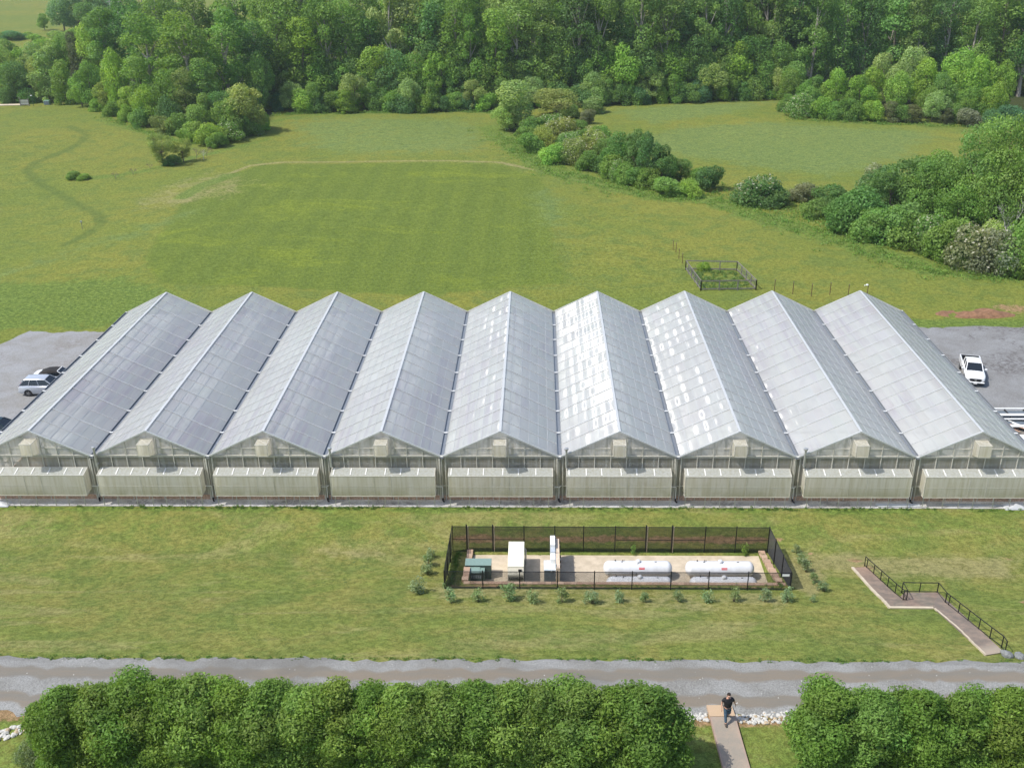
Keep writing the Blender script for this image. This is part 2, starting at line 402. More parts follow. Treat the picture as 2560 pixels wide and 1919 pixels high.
lush = np.maximum(lush, .45*np.clip(1-np.abs(Y+4)/3.2, 0, 1))
lush = np.maximum(lush, .55*(Y < -29.5)*1.0)
lush = np.maximum(lush, .8*np.clip(1-np.abs(Y-YB-.15)/.7, 0, 1)*((X > XF0) & (X < XF1)))
dry = .9*line(X, Y, [(400,436),(470,384),(540,358),(620,350),(850,348),(1080,351),(1160,368),(1250,388),(1310,400)], 1.3)
dry = np.maximum(dry, .5*area(X, Y, [(280,470),(470,440),(600,400),(500,350),(330,400),(260,440)], 6))
dry = np.maximum(dry, .65*area(X, Y, [(1700,1180),(1900,1190),(2212,1200),(2212,1260),(2000,1250),(1720,1240)], 1.5))
dry = np.maximum(dry, .5*area(X, Y, [(880,1250),(1750,1280),(1700,1330),(950,1310)], .8))
dry = np.maximum(dry, .8*area(X, Y, [(1690,1170),(1790,1240),(1770,1290),(1700,1270)], .8))
dry = np.maximum(dry, .6*area(X, Y, [(650,1170),(820,1180),(870,1200),(700,1215)], 1.))
dry = np.maximum(dry, .6*line(X, Y, [(2150,150),(2200,225),(2240,215)], 9)*(Y > 60))
trail = .9*line(X, Y, [(150,272),(188,293),(170,310),(120,335),(80,350),(58,365),(70,385),(130,420),(200,455),(222,480),(190,505),(140,530)], 2.0)
trail = np.maximum(trail, .55*line(X, Y, [(0,236),(120,262),(200,285)], 1.2))
trail = np.maximum(trail, .6*line(X, Y, [(0,585),(120,552),(250,512),(300,500)], 1.1))
soil = np.clip(1-np.abs(Y+29.9)/.85, 0, 1)*(X > 14)*1.0
soil = np.maximum(soil, .55*line(X, Y, [(1840,1225),(1880,1225)], 1.2))
for (u, v, r) in [(1680,1165,1.3),(1745,1195,.9),(2200,668,6),(2060,1445,.0),(2225,1300,1.2),(2150,1395,1.4),(1850,1210,1.2),(2080,1440,.5),(2520/K,1395/K,1.),(2250/K,1560/K,.9),(2140/K,1540/K,.6)]:
    if r:
        p = G2(u, v); soil = np.maximum(soil, .7*np.clip(1-np.hypot(X-p[0], (Y-p[1])*1.6)/r, 0, 1))
for (u, v) in [(385,1000),(690,985),(1035,970),(1300,1000),(1610,990),(1950,1005)]:
    p = GP(1040+u*.226, 1280+v*.226); soil = np.maximum(soil, .5*np.clip(1-np.hypot(X-p[0], Y-p[1])/.8, 0, 1))
soil = np.maximum(soil, .6*np.clip(1-np.abs(Y+13.5)/.45, 0, 1)*((X > XF0) & (X < XF1)))
# red clay strip under the rear fence of the yard
soil = np.maximum(soil, .9*np.clip(1-np.abs(Y+5.6)/1.0, 0, 1)*((X > XF0-.5) & (X < XF1+.5))*(.45+.75*vnoise(X, Y, 2.2, 21)))
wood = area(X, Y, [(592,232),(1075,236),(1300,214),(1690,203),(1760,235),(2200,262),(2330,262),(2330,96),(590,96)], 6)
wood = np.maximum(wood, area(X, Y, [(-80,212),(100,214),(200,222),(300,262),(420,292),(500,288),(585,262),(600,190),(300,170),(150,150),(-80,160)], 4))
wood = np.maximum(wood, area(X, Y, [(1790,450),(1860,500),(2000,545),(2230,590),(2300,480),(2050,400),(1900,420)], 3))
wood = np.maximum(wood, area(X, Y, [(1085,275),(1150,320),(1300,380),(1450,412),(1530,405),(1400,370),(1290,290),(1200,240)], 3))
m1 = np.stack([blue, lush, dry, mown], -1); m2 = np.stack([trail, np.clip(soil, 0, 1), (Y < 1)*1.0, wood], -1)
def ground_mat():
    t = NT('grass_ground'); P = t.pos()
    a1 = t.N('ShaderNodeAttribute', attribute_name='m1'); a2 = t.N('ShaderNodeAttribute', attribute_name='m2')
    s1 = t.N('ShaderNodeSeparateColor'); t.t.links.new(a1.outputs['Color'], s1.inputs[0])
    s2 = t.N('ShaderNodeSeparateColor'); t.t.links.new(a2.outputs['Color'], s2.inputs[0])
    big = t.noise(.035, 4, .6, P); mid = t.noise(.30, 5, .65, P, .6); fine = t.noise(2.4, 6, .75, P, .4); vf = t.noise(11, 4, .8, P)
    streak = t.noise(1., 5, .7, t.vmul(P, (.55, 2.2, 1)), .8)
    brk = t.math('MULTIPLY_ADD', t.math('ADD', mid, fine), .5); brk.node.inputs[2].default_value = -.5   # about -.2..+.2
    def edge(m, w=1.5, lo=.35, hi=.65):
        q = t.math('MULTIPLY_ADD', brk, w); q.node.inputs[2].default_value = 0.0
        return t.ramp(t.math('ADD', m, q), lo, hi)
    near = s2.outputs[2]
    base = t.mix(t.ramp(big, .35, .65), (0.185, 0.192, 0.038, 1), (0.142, 0.178, 0.034, 1))
    nearc = t.mix(t.ramp(t.noise(.16, 5, .7, P, .5), .38, .62), (0.155, 0.190, 0.042, 1), (0.205, 0.202, 0.054, 1))
    straw = t.math('MULTIPLY', t.ramp(t.noise(1, 5, .7, t.vmul(P, (.07, .16, 1)), .7), .50, .64), .6); nearc = t.mix(straw, nearc, (.255, .235, .095, 1))
    base = t.mix(near, base, nearc)
    tuft = t.ramp(t.noise(1.1, 5, .75, P, .8), .56, .66); base = t.mix(t.math('MULTIPLY', tuft, .55), base, (0.100, 0.135, 0.027, 1))
    base = t.mix(t.math('MULTIPLY', t.ramp(mid, .44, .64), .7), base, (0.115, 0.158, 0.037, 1))
    # mown field: alternate mower passes, then bright patches
    sx = t.N('ShaderNodeSeparateXYZ'); t.t.links.new(P, sx.inputs[0])
    wob = t.noise(.5, 3, .6, P)
    sq = t.math('MULTIPLY_ADD', t.math('ADD', sx.outputs[0], wob), 1.35); sq.node.inputs[2].default_value = 0
    stripes = t.ramp(t.math('SINE', sq), -.6, .6)
    mc = t.mix(t.math('MULTIPLY', stripes, .45), (0.122, 0.162, 0.029, 1), (0.100, 0.140, 0.027, 1))
    mc = t.mix(t.math('MULTIPLY', t.ramp(t.noise(1, 5, .7, t.vmul(P, (.05, .09, 1)), .9), .50, .68), .55), mc, (0.185, 0.225, 0.027, 1))
    col = t.mix(edge(a1.outputs['Alpha'], 1.0), base, mc)
    dryc = t.mix(fine, (0.285, 0.245, 0.125, 1), (0.225, 0.215, 0.076, 1))
    col = t.mix(t.math('MULTIPLY', edge(s1.outputs[2]), .8), col, dryc)
    bl = t.mix(t.ramp(streak, .35, .62), (.116, .172, .056, 1), (.162, .210, .058, 1))
    bl = t.mix(t.math('MULTIPLY', t.ramp(t.noise(.9, 4, .7, t.vmul(P, (.6, 1.6, 1))), .53, .66), .8), bl, (0.070, 0.120, 0.046, 1))
    col = t.mix(t.math('MULTIPLY', edge(s1.outputs[0], 2.0, .3, .8), .8), col, bl)
    lu = t.mix(t.ramp(fine, .4, .65), (0.092, 0.145, 0.029, 1), (0.140, 0.195, 0.040, 1))
    col = t.mix(t.math('MULTIPLY', edge(s1.outputs[1], 1.8), .85), col, lu)
    col = t.mix(t.math('MULTIPLY', edge(s2.outputs[0], 1.2, .25, .75), .6), col, (0.085, 0.125, 0.030, 1))
    so = t.mix(fine, (0.240, 0.130, 0.070, 1), (0.330, 0.220, 0.130, 1))
    col = t.mix(t.math('MULTIPLY', edge(s2.outputs[1], 2.2), .85), col, so)
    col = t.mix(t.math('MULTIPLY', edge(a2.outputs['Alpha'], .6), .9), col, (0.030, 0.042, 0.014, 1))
    # fine grass texture
    g = t.math('ADD', t.math('MULTIPLY', fine, .5), t.math('MULTIPLY', vf, .5))
    br = t.ramp(g, .41, .59)
    col = t.mix(1.0, col, t.mix(br, (0.620, 0.640, 0.580, 1), (1.32, 1.30, 1.34, 1)), 'MULTIPLY')
    spk = t.ramp(t.noise(3.2, 4, .8, P, .5), .57, .66); col = t.mix(t.math('MULTIPLY', t.math('MULTIPLY', spk, near), t.ramp(t.noise(.25, 3, .6, P), .42, .6)), col, (.085, .120, .036, 1))
    st = t.ramp(streak, .38, .62)
    col = t.mix(1.0, col, t.mix(st, (.93, .94, .92, 1), (1.06, 1.05, 1.07, 1)), 'MULTIPLY')
    h = t.math('ADD', t.math('MULTIPLY', fine, .7), t.math('MULTIPLY', vf, .3))
    return t.done(t.pbsdf(col, .95, 0, .1, t.bump(h, .55, .22)))
M['ground'] = ground_mat()
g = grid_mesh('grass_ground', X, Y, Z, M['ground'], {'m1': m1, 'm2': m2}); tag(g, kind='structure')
# --- gravel sheets
def gravel_mat(name, a, b, dark=0.0, seed=0., stain=(.10, .09, .085, 1)):
    t = NT(name); P = t.pos()
    sp = t.noise(14, 3, .8, P); md = t.noise(.35, 5, .65, P, .5); lg = t.noise(.12, 4, .6, P, 1.)
    col = t.mix(t.ramp(md, .35, .65), (*a, 1), (*b, 1))
    if dark: col = t.mix(t.math('MULTIPLY', t.math('MULTIPLY', t.ramp(lg, .52, .64), t.ramp(t.noise(2.2, 5, .8, P, .6), .42, .6)), dark), col, stain)
    col = t.mix(1.0, col, t.mix(t.ramp(sp, .3, .7), (.74, .74, .74, 1), (1.25, 1.25, 1.25, 1)), 'MULTIPLY')
    return t.done(t.pbsdf(col, .9, 0, .2, t.bump(sp, .5, .04)))
M['gravel'] = gravel_mat('grey_gravel', (.235, .238, .238), (.195, .193, .188), .95)
M['gravel_left'] = gravel_mat('grey_gravel_lot', (.265, .268, .270), (.225, .220, .208), .35, stain=(.15, .12, .10, 1))
M['gravel_strip'] = gravel_mat('crushed_stone', (.44, .44, .43), (.36, .35, .32), .6)
M['floor'] = gravel_mat('packed_floor', (.20, .155, .12), (.145, .12, .10), .5)
def sheet(name, y0, y1, fx0, fx1, mat, dy=.5, nx=60, lift=.03, zf=None, jit=.0):
    yy = np.arange(y0, y1+dy/2, dy); t = np.linspace(0, 1, nx)
    a = np.array([fx0(y) for y in yy]); b = np.array([fx1(y) for y in yy])
    XX = a[:, None]*(1-t)+b[:, None]*t; YY = np.repeat(yy[:, None], nx, 1)
    if jit:
        e = (vnoise(XX[-1], XX[-1]*0, 1.7, 3)-.5)*jit+(vnoise(XX[-1], XX[-1]*0, .5, 8)-.5)*jit*.5; YY[-1] += e
        e = (vnoise(XX[0], XX[0]*0, 1.3, 6)-.5)*jit+(vnoise(XX[0], XX[0]*0, .45, 2)-.5)*jit*.5; YY[0] += e
    ZZ = (terr(XX, YY) if zf is None else zf(XX, YY))+lift
    return grid_mesh(name, XX, YY, ZZ, mat)
YLR = G2(2100, 707)[1]; YLL = G2(150, 717)[1]
tag(sheet('parking_lot', -3.2, YLR, lambda y: 9*W+.3, lambda y: 9*W+75, M['gravel'], .6, 140, .03, jit=.9), kind='structure')
pA = G2(64, 718); pB = G2(0, 742); pC = G2(-160, 830)
def lx(y):
    e = (float(vnoise(y, 0, 2.1, 4))-.5)*1.2
    if y > pB[1]: return lerp(pB[0], pA[0], (y-pB[1])/(pA[1]-pB[1]+1e-6))+e
    return max(-70, lerp(pC[0], pB[0], (y-pC[1])/(pB[1]-pC[1])))+e
tag(sheet('gravel_lot', -3.2, YLL, lx, lambda y: -.3, M['gravel_left'], .5, 90, .03, jit=.7), kind='structure')
tag(sheet('gravel_strip', -1.14, .0, lambda y: -8, lambda y: 9*W+6, M['gravel_strip'], .16, 500, .035, jit=.0), kind='structure')
tag(sheet('greenhouse_floor', .14, L-.1, lambda y: .1, lambda y: 9*W-.1, M['floor'], 4, 12, .04), kind='structure')
# road
def road_mat():
    t = NT('gravel_drive'); P = t.pos(); at = t.N('ShaderNodeAttribute', attribute_name='lc')
    s = t.N('ShaderNodeSeparateColor'); t.t.links.new(at.outputs['Color'], s.inputs[0])
    n = t.noise(.5, 5, .7, t.vmul(P, (.35, 2.2, 1)), .4); w = t.math('MULTIPLY_ADD', n, .10); w.node.inputs[2].default_value = -.05
    v = t.math('ADD', s.outputs[0], w)
    def band(c, h, soft=.03):
        d = t.math('ABSOLUTE', t.math('SUBTRACT', v, c)); return t.math('SUBTRACT', 1.0, t.ramp(d, h-soft, h+soft))
    sp = t.noise(16, 3, .8, P)
    stone = t.mix(t.ramp(t.noise(.4, 4, .6, P), .35, .65), (.250, .250, .238, 1), (.196, .192, .176, 1))
    stone = t.mix(1.0, stone, t.mix(t.ramp(sp, .32, .68), (.70, .70, .70, 1), (1.3, 1.3, 1.3, 1)), 'MULTIPLY')
    tr = t.mix(t.ramp(n, .35, .65), (.168, .155, .130, 1), (.198, .165, .125, 1))
    tr = t.mix(1.0, tr, t.mix(sp, (.92, .92, .92, 1), (1.08, 1.08, 1.08, 1)), 'MULTIPLY')
    f = t.math('ADD', band(.70, .095), band(.235, .095), True)
    col = t.mix(t.math('MULTIPLY', f, .92), stone, tr)
    vo = t.N('ShaderNodeTexVoronoi'); vo.inputs['Scale'].default_value = 2.6; t.t.links.new(P, vo.inputs['Vector'])
    col = t.mix(t.math('MULTIPLY', t.math('LESS_THAN', vo.outputs['Distance'], .085), t.ramp(t.noise(.8, 3, .6, P), .45, .6)), col, (.50, .49, .45, 1))
    wet = t.math('MULTIPLY', t.ramp(t.noise(.22, 4, .6, t.vmul(P, (.5, 2, 1)), .5), .52, .66), .45)
    col = t.mix(wet, col, (.13, .125, .115, 1))
    return t.done(t.pbsdf(col, .92, 0, .2, t.bump(sp, .4, .03)))
M['road'] = road_mat()
ra = PZ(0, 1641, 5.05)[1]; rb = PZ(2560, 1652, 5.05)[1]; rxa = PZ(0, 1641, 5.05)[0]; rxb = PZ(2560, 1652, 5.05)[0]
RW = 4.45
def ry(x): return ra+(rb-ra)*(x-rxa)/(rxb-rxa)
xx = np.arange(-15, 110, .35); tt = np.linspace(0, 1, 22)
top = ry(xx)+(vnoise(xx, xx*0, 1.4, 3)-.5)*.35+(vnoise(xx, xx*0, .4, 3)-.5)*.45
bot = ry(xx)-RW+(vnoise(xx, xx*0, 1.6, 13)-.5)*.5+(vnoise(xx, xx*0, .4, 13)-.5)*.5
YY = bot[None]*(1-tt[:, None])+top[None]*tt[:, None]; XX = np.repeat(xx[None], 22, 0)
sh = np.minimum(tt, 1-tt)[:, None]
lc = np.stack([np.repeat(tt[:, None], len(xx), 1)]*3+[np.ones_like(XX)], -1)
tag(grid_mesh('gravel_road', XX, YY, terr(XX, YY)+.012+.05*np.clip(sh*8, 0, 1), M['road'], {'lc': lc}), kind='structure')
# far lane at the top left
p = G2(-40, 230); q = G2(60, 226.5)
xx = np.linspace(p[0]-40, q[0], 30); yy = np.linspace(p[1], q[1], 30)
XX = np.stack([xx, xx]); YY = np.stack([yy-1.1, yy+1.1]); tag(grid_mesh('country_lane', XX, YY, terr(XX, YY)+.10, M['concrete']), kind='structure')
# ---------------------------------------------------------------- greenhouse
gh = tag(empty('greenhouse', (W*4.5, 0, 0)), 'long nine-bay translucent greenhouse with white-barred peaked roofs and cream front hoods', 'greenhouse')
GO = (W*4.5, 0, 0)
sl = math.hypot(W/2-.16, ZR-ZG); NB = 16; NP = 6
def roof_z(t): return ZR-(ZR-ZG)*t           # t 0 at the ridge, 1 at the gutter
Y0, Y1 = -.10, L+.10
rr = np.random.default_rng(11)
for k in range(9):
    xc = W*(k+.5); root = None
    for s in (-1, 1):
        nu, nv = NP*5+1, NB*7+1
        tu = np.linspace(0, 1, nu); tv = np.linspace(0, 1, nv)
        TU, TV = np.meshgrid(tu, tv); cu = np.clip((TU*NP).astype(int), 0, NP-1); cv = np.clip((TV*NB).astype(int), 0, NB-1)
        amp = np.where(rr.uniform(size=(NB, NP)) < .45, rr.uniform(-.002, .010, (NB, NP)), rr.uniform(.012, .036, (NB, NP)))[cv, cu]
        pil = amp*np.abs(np.sin(math.pi*TU*NP))*np.abs(np.sin(math.pi*TV*NB))
        tilt = rr.uniform(-.004, .004, (NB, NP))[cv, cu]*np.sin(math.pi*TU*NP)*0
        ex = .06
        nx_, nz_ = s*(ZR-ZG)/sl, (W/2-.16)/sl
        XX = xc+s*(TU*(W/2-.16))+nx_*(pil)*1.0; ZZ = roof_z(TU)+nz_*pil; YY = Y0+(Y1-Y0)*TV
        if s < 0: XX, YY, ZZ = XX[:, ::-1], YY[:, ::-1], ZZ[:, ::-1]
        lcv = rr.uniform(.955, 1.02, (NB, NP, 1))*np.array([1, 1, 1.])+rr.normal(0, .008, (NB, NP, 3)); lcv = lcv[cv, cu]
        if s < 0: lcv = lcv[:, ::-1]
        o = grid_mesh('roof', XX-GO[0], YY, ZZ, M['roof'], {'lc': np.concatenate([lcv, np.ones(lcv.shape[:2]+(1,))], -1)}, parent=gh)
        # bars and purlins
        b = MB()
        for j in range(NB+1):
            y = lerp(Y0+.02, Y1-.02, j/NB); w = .085 if j % 2 == 0 else .045
            off = .028
            p = (xc+s*.02+nx_*off, y, ZR+nz_*off); q = (xc+s*(W/2-.17)+nx_*off, y, ZG+nz_*off)
            b.beam(p, q, w, .05, up=(nx_, 0, nz_))
        b.build('glazing_bar', M['alu'], o, (GO[0], 0, 0))
        b = MB()
        for i in range(1, NP):
            t_ = i/NP; xq = xc+s*t_*(W/2-.16)-nx_*.05; zq = roof_z(t_)-nz_*.05
            b.beam((xq, Y0+.1, zq), (xq, Y1-.1, zq), .08, .07)
            xq = xc+s*t_*(W/2-.16)+nx_*.008; zq = roof_z(t_)+nz_*.008
            b.beam((xq, Y0+.05, zq), (xq, Y1-.05, zq), .034, .02, up=(nx_, 0, nz_))
        b.build('purlin', M['alu'], o, (GO[0], 0, 0))
        for y in (Y0-.03, Y1+.03):
            MB().beam((xc, y, ZR+.01), (xc+s*(W/2-.12), y, ZG+.02), .07, .12, up=(nx_, 0, nz_)).build('barge_board', M['alu'], o, (GO[0], 0, 0))
    b = MB(); b.beam((xc, Y0-.06, ZR+.03), (xc, Y1+.06, ZR+.03), .20, .05); b.build('ridge_cap', M['alu'], gh, GO)
# gutters with white joint brackets
for k in range(10):
    x = W*k; b = MB()
    b.box((x-.16, Y0-.12, ZG-.14), (x+.16, Y1+.12, ZG-.11)); b.box((x-.17, Y0-.12, ZG-.14), (x-.14, Y1+.12, ZG+.02)); b.box((x+.14, Y0-.12, ZG-.14), (x+.17, Y1+.12, ZG+.02))
    gt = b.build('gutter', M['alu_dark'], gh, GO)
    b = MB().box((-.15, -.06, -.03), (.15, .06, .04))
    br = b.build('gutter_bracket', M['white_metal'], gt)
    for j in range(9):
        o = br if j == 0 else copy_tree(br, gt)
        o.location = (x-GO[0], lerp(Y0+.0, Y1, j/8), ZG)
# columns and trusses inside
b = MB()
post = None
tr = MB(); tr.beam((-W/2+.2, 0, ZG-.12), (W/2-.2, 0, ZG-.12), .07, .09)
tr.beam((-W/2+.2, 0, ZG-.1), (0, 0, ZR-.16), .06, .08); tr.beam((W/2-.2, 0, ZG-.1), (0, 0, ZR-.16), .06, .08)
nn = 8
for i in range(nn):
    xa = lerp(-W/2+.4, W/2-.4, i/nn); xb = lerp(-W/2+.4, W/2-.4, (i+1)/nn); hz = lambda x: ZR-.18-(abs(x)/(W/2))*(ZR-ZG)
    a = (xa, 0, ZG-.12) if i % 2 == 0 else (xa, 0, hz(xa)); c = (xb, 0, hz(xb)) if i % 2 == 0 else (xb, 0, ZG-.12)
    tr.beam(a, c, .04, .05)
tr = tr.build('truss', M['alu_dark'], gh)
first = True
for k in range(9):
    for j in range(9):
        o = tr if first else copy_tree(tr, gh); first = False
        o.location = (W*(k+.5)-GO[0], lerp(.25, L-.25, j/8), 0)
pm = MB().box((-.06, -.06, 0), (.06, .06, ZG-.14)).build('column', M['galv'], gh); first = True
for k in range(10):
    for j in range(9):
        o = pm if first else copy_tree(pm, gh); first = False
        o.location = (W*k-GO[0], lerp(.25, L-.25, j/8), 0)
for k in range(9):
    b = MB(); n_ = 16
    for j in range(n_): b.box((W*k+.22, lerp(.2, L-.2, j/n_)+.01, ZG-.10), (W*(k+1)-.22, lerp(.2, L-.2, (j+1)/n_)-.01, ZG-.09))
    b.build('shade_curtain', M['curtain'], gh, GO)
# walls
MUL = [-4.32, -3.08, -1.85, -.61, .62, 1.85, 3.09, 4.32]
for k in range(9):
    xc = W*(k+.5)
    for (yy, nm) in ((0.0, 'front'), (L, 'back')):
        b = MB(); h = W/2
        b.add([(xc-h+.02, yy, ZG+.05), (xc+h-.02, yy, ZG+.05), (xc+h-.02, yy, ZG+.06), (xc, yy, ZR-.08), (xc-h+.02, yy, ZG+.06)], [(0, 1, 2, 3, 4)])
        o = b.build('gable', M['gable'], gh, GO)
        b = MB().add([(xc-h+.02, yy, .42), (xc+h-.02, yy, .42), (xc+h-.02, yy, ZG+.05), (xc-h+.02, yy, ZG+.05)], [(0, 1, 2, 3)])
        w = b.build('wall', M['wall'], gh, GO)
        b = MB().box((xc-h+.03, yy-.05, .0), (xc+h-.03, yy+.05, .42)); b.build('kick_board', M['lumber'], w, GO)
        sgn = -1 if yy == 0 else 1
        b = MB().box((xc-h, yy+sgn*.02, ZG-.02), (xc+h, yy+sgn*.09, ZG+.07)).box((xc-2.95, yy+sgn*.02, 4.60), (xc+2.95, yy+sgn*.06, 4.66)).box((xc-1.20, yy+sgn*.02, 5.50), (xc+1.20, yy+sgn*.07, 5.55))
        b.box((xc-h+.05, yy+sgn*.02, ZG-.14), (xc+h-.05, yy+sgn*.05, ZG-.09)).box((xc-h, yy+sgn*.02, 1.30), (xc+h, yy+sgn*.06, 1.35))
        b.build('rail', M['frame'], o, GO)
        for dx in MUL:
            top = min(ZR-abs(dx)/(W/2)*(ZR-ZG)-.06, 9)
            b = MB().box((xc+dx-.028, yy+sgn*.01, .05), (xc+dx+.028, yy+sgn*.075, top)); b.build('mullion', M['frame'], o, GO)
        b = MB()
        for dx in (-2.79, -.92, .93, 2.78):
            top = ZR-abs(dx)/(W/2)*(ZR-ZG)-.12; b.box((xc+dx-.08, yy-sgn*.12, .42), (xc+dx+.08, yy-sgn*.22, top))
        b.box((xc-h+.3, yy-sgn*.25, 2.2), (xc+h-.3, yy-sgn*.3, 2.3)).box((xc-h+.3, yy-sgn*.25, 3.1), (xc+h-.3, yy-sgn*.3, 3.2))
        b.build('stud', M['alu_dark'], o, GO)
for s, x in ((-1, 0), (1, 9*W)):
    b = MB().add([(x+s*.02, 0, .4), (x+s*.02, L, .4), (x+s*.02, L, ZG-.1), (x+s*.02, 0, ZG-.1)], [(0, 1, 2, 3)])
    w = b.build('wall', M['wall'], gh, GO)
    b = MB().box((x-.04, 0, 0), (x+.04, L, .42)); b.build('kick_board', M['lumber'], w, GO)
    b = MB()
    for j in range(17): b.box((x-.03, j*L/16-.03, .1), (x+.09*s, j*L/16+.03, ZG-.12))
    for z in (1.3, 2.6): b.box((x+.02*s, 0, z), (x+.07*s, L, z+.05))
    b.build('mullion', M['frame'], w, GO)
# cream hoods along the front, one per bay, hanging off the wall on thin legs
HXL, HXR = -4.03, 4.05; HD = 1.05; HZ0, HZ1, HZ2 = .93, 2.72, 2.93
for k in range(9):
    xc = W*(k+.5); a, c = xc+HXL, xc+HXR
    b = MB(); b.add([(a, -HD, HZ0), (c, -HD, HZ0), (c, -HD, HZ1), (a, -HD, HZ1), (a, -.08, HZ0+.1), (c, -.08, HZ0+.1), (c, -.08, HZ2), (a, -.08, HZ2)],
                    [(0, 1, 2, 3), (4, 0, 3, 7), (1, 5, 6, 2)])
    hd = b.build('intake_hood', M['hood'], gh, GO)
    b = MB().add([(a, -HD, HZ1), (c, -HD, HZ1), (c, -.08, HZ2), (a, -.08, HZ2)], [(0, 1, 2, 3)]); b.build('hood_top', M['hood_top'], hd, GO)
    b = MB(); e = .045
    for p, q in (((a, -HD, HZ1), (c, -HD, HZ1)), ((a, -HD, HZ0), (c, -HD, HZ0)), ((a, -HD, HZ0), (a, -HD, HZ1)), ((c, -HD, HZ0), (c, -HD, HZ1)), ((a, -HD, HZ1), (a, -.09, HZ2)), ((c, -HD, HZ1), (c, -.09, HZ2)), ((a, -.1, HZ2), (c, -.1, HZ2)), ((a, -.1, HZ0+.1), (a, -HD, HZ0)), ((c, -.1, HZ0+.1), (c, -HD, HZ0))):
        b.beam(p, q, e)
    b.build('hood_frame', M['frame'], hd, GO)
    b = MB()
    ng = 7
    tx = [.20, 1.53, 2.72, 4.22, 5.42, 6.78]
    if k in (0, 1, 2): tx = [.22, 1.45, 2.62, 3.9, 5.2, 6.5, 7.75]
    for q in tx:
        x = a+q*(HXR-HXL)/8.08; MB().beam((x, -HD+.14, HZ1+.05), (x, -.2, HZ2+.02), .07, .02).build('batten', M['white_metal'], hd, GO)
    b = MB()
    for q in (3.36, 4.68): b.box((a+q-.012, -HD-.02, HZ0+.02), (a+q+.012, -HD-.003, HZ1-.02))
    for q in np.arange(1.3, 8, 1.33): b.box((a+q-.012, -HD+.03, HZ0+.02), (a+q+.012, -HD+.05, HZ1-.02))
    b.box((a+.1, -HD-.012, 1.78), (c-.1, -HD-.002, 1.80))
    b.build('seam', M['frame'], hd, GO)
    lg = MB().box((-.022, -.022, 0), (.022, .022, HZ0+.0)).build('leg', M['galv'], hd)
    for j in range(7):
        o = lg if j == 0 else copy_tree(lg, hd)
        o.location = (a+.18+j*(HXR-HXL-.36)/6+(.15*math.sin(k*3+j*2))-GO[0], -HD-.03, .0)
    # gable vent box
    x0, x1, z0, z1, d = xc-.47, xc+.45, 4.47, 5.42, 1.08
    b = MB(); b.add([(x0, -d, z0), (x1, -d, z0), (x1, -d, z1), (x0, -d, z1), (x0, -.02, z0-.35), (x1, -.02, z0-.35), (x1, -.02, z1), (x0, -.02, z1)],
                    [(0, 1, 2, 3), (3, 2, 6, 7), (4, 0, 3, 7), (1, 5, 6, 2), (0, 4, 5, 1)])
    vb = b.build('vent_box', M['vent'], gh, GO)
    b = MB()
    for p, q in (((x0, -d, z1), (x1, -d, z1)), ((x0, -d, z0), (x1, -d, z0)), ((x0, -d, z0), (x0, -d, z1)), ((x1, -d, z0), (x1, -d, z1)), ((x0, -d, z1), (x0, -.05, z1)), ((x1, -d, z1), (x1, -.05, z1)), ((x0, -.03, z1), (x1, -.03, z1)), ((x0, -.1, z1+.01), (x1, -d+.1, z1+.01))):
        b.beam(p, q, .035)
    b.build('vent_frame', M['frame'], vb, GO)
# corner posts, down pipes
for k in range(10):
    x = W*k
    b = MB().tube([(x-.16, -.12, ZG-.12), (x-.16, -.12, .12)], .045, 8)
    dp = b.build('down_pipe', M['frame'], gh, GO)
    b = MB().tube([(x+.10, -.14, 1.35), (x+.02, -.20, 1.30), (x-.42, -.24, 1.30)][::-1] if k % 2 else [(x-.05, -.16, 1.30), (x-.55, -.16, 1.30)], .03, 6)
    b.tube([(x-.02, -.20, 1.32), (x-.02, -.20, .08)], .035, 8); b.build('pipe_elbow', M['white_metal'], dp, GO)
    b = MB().tube([(x-.02, -.20, .30), (x-.02, -.24, .10), (x+.10, -.42, .05)], .06, 8); b.build('pipe_foot', M['black_plastic'], dp, GO)
    b = MB()
    for dx in (-.38, -.04, .30): b.box((x+dx-.03, -.02, .05), (x+dx+.03, .06, ZG))
    b.build('corner_post', M['frame'], gh, GO)
# flue pipes rising past the gutters
for (u, v, ub, vb_) in ((232.6, 1117, 243.8, 1166), (850+1457*.3888, 700+1082*.3888, 850+1453*.3888, 700+1205*.3888), (2120*.3888, 700+1078*.3888, 2128*.3888, 1167), (1700+820*.3888, 700+1083*.3888, 1700+786*.3888, 700+1202*.3888)):
    p = PY(u, v, -.32); q = PY(ub, vb_, -.32); x = (p[0]+q[0])/2
    b = MB().tube([(x, -.32, q[2]), (x, -.32, p[2]-.12)], .085, 12); b.tube([(x, -.32, q[2]+.1), (x, .0, q[2]+.1)], .075, 10)
    fl = b.build('flue_pipe', M['galv'], gh, GO, smooth=False)
    MB().tube([(x, -.32, p[2]-.14), (x, -.32, p[2]-.10), (x, -.32, p[2]), (x, -.32, p[2]+.04)], [.10, .17, .17, .06], 12).build('flue_cap', M['galv'], fl, GO)
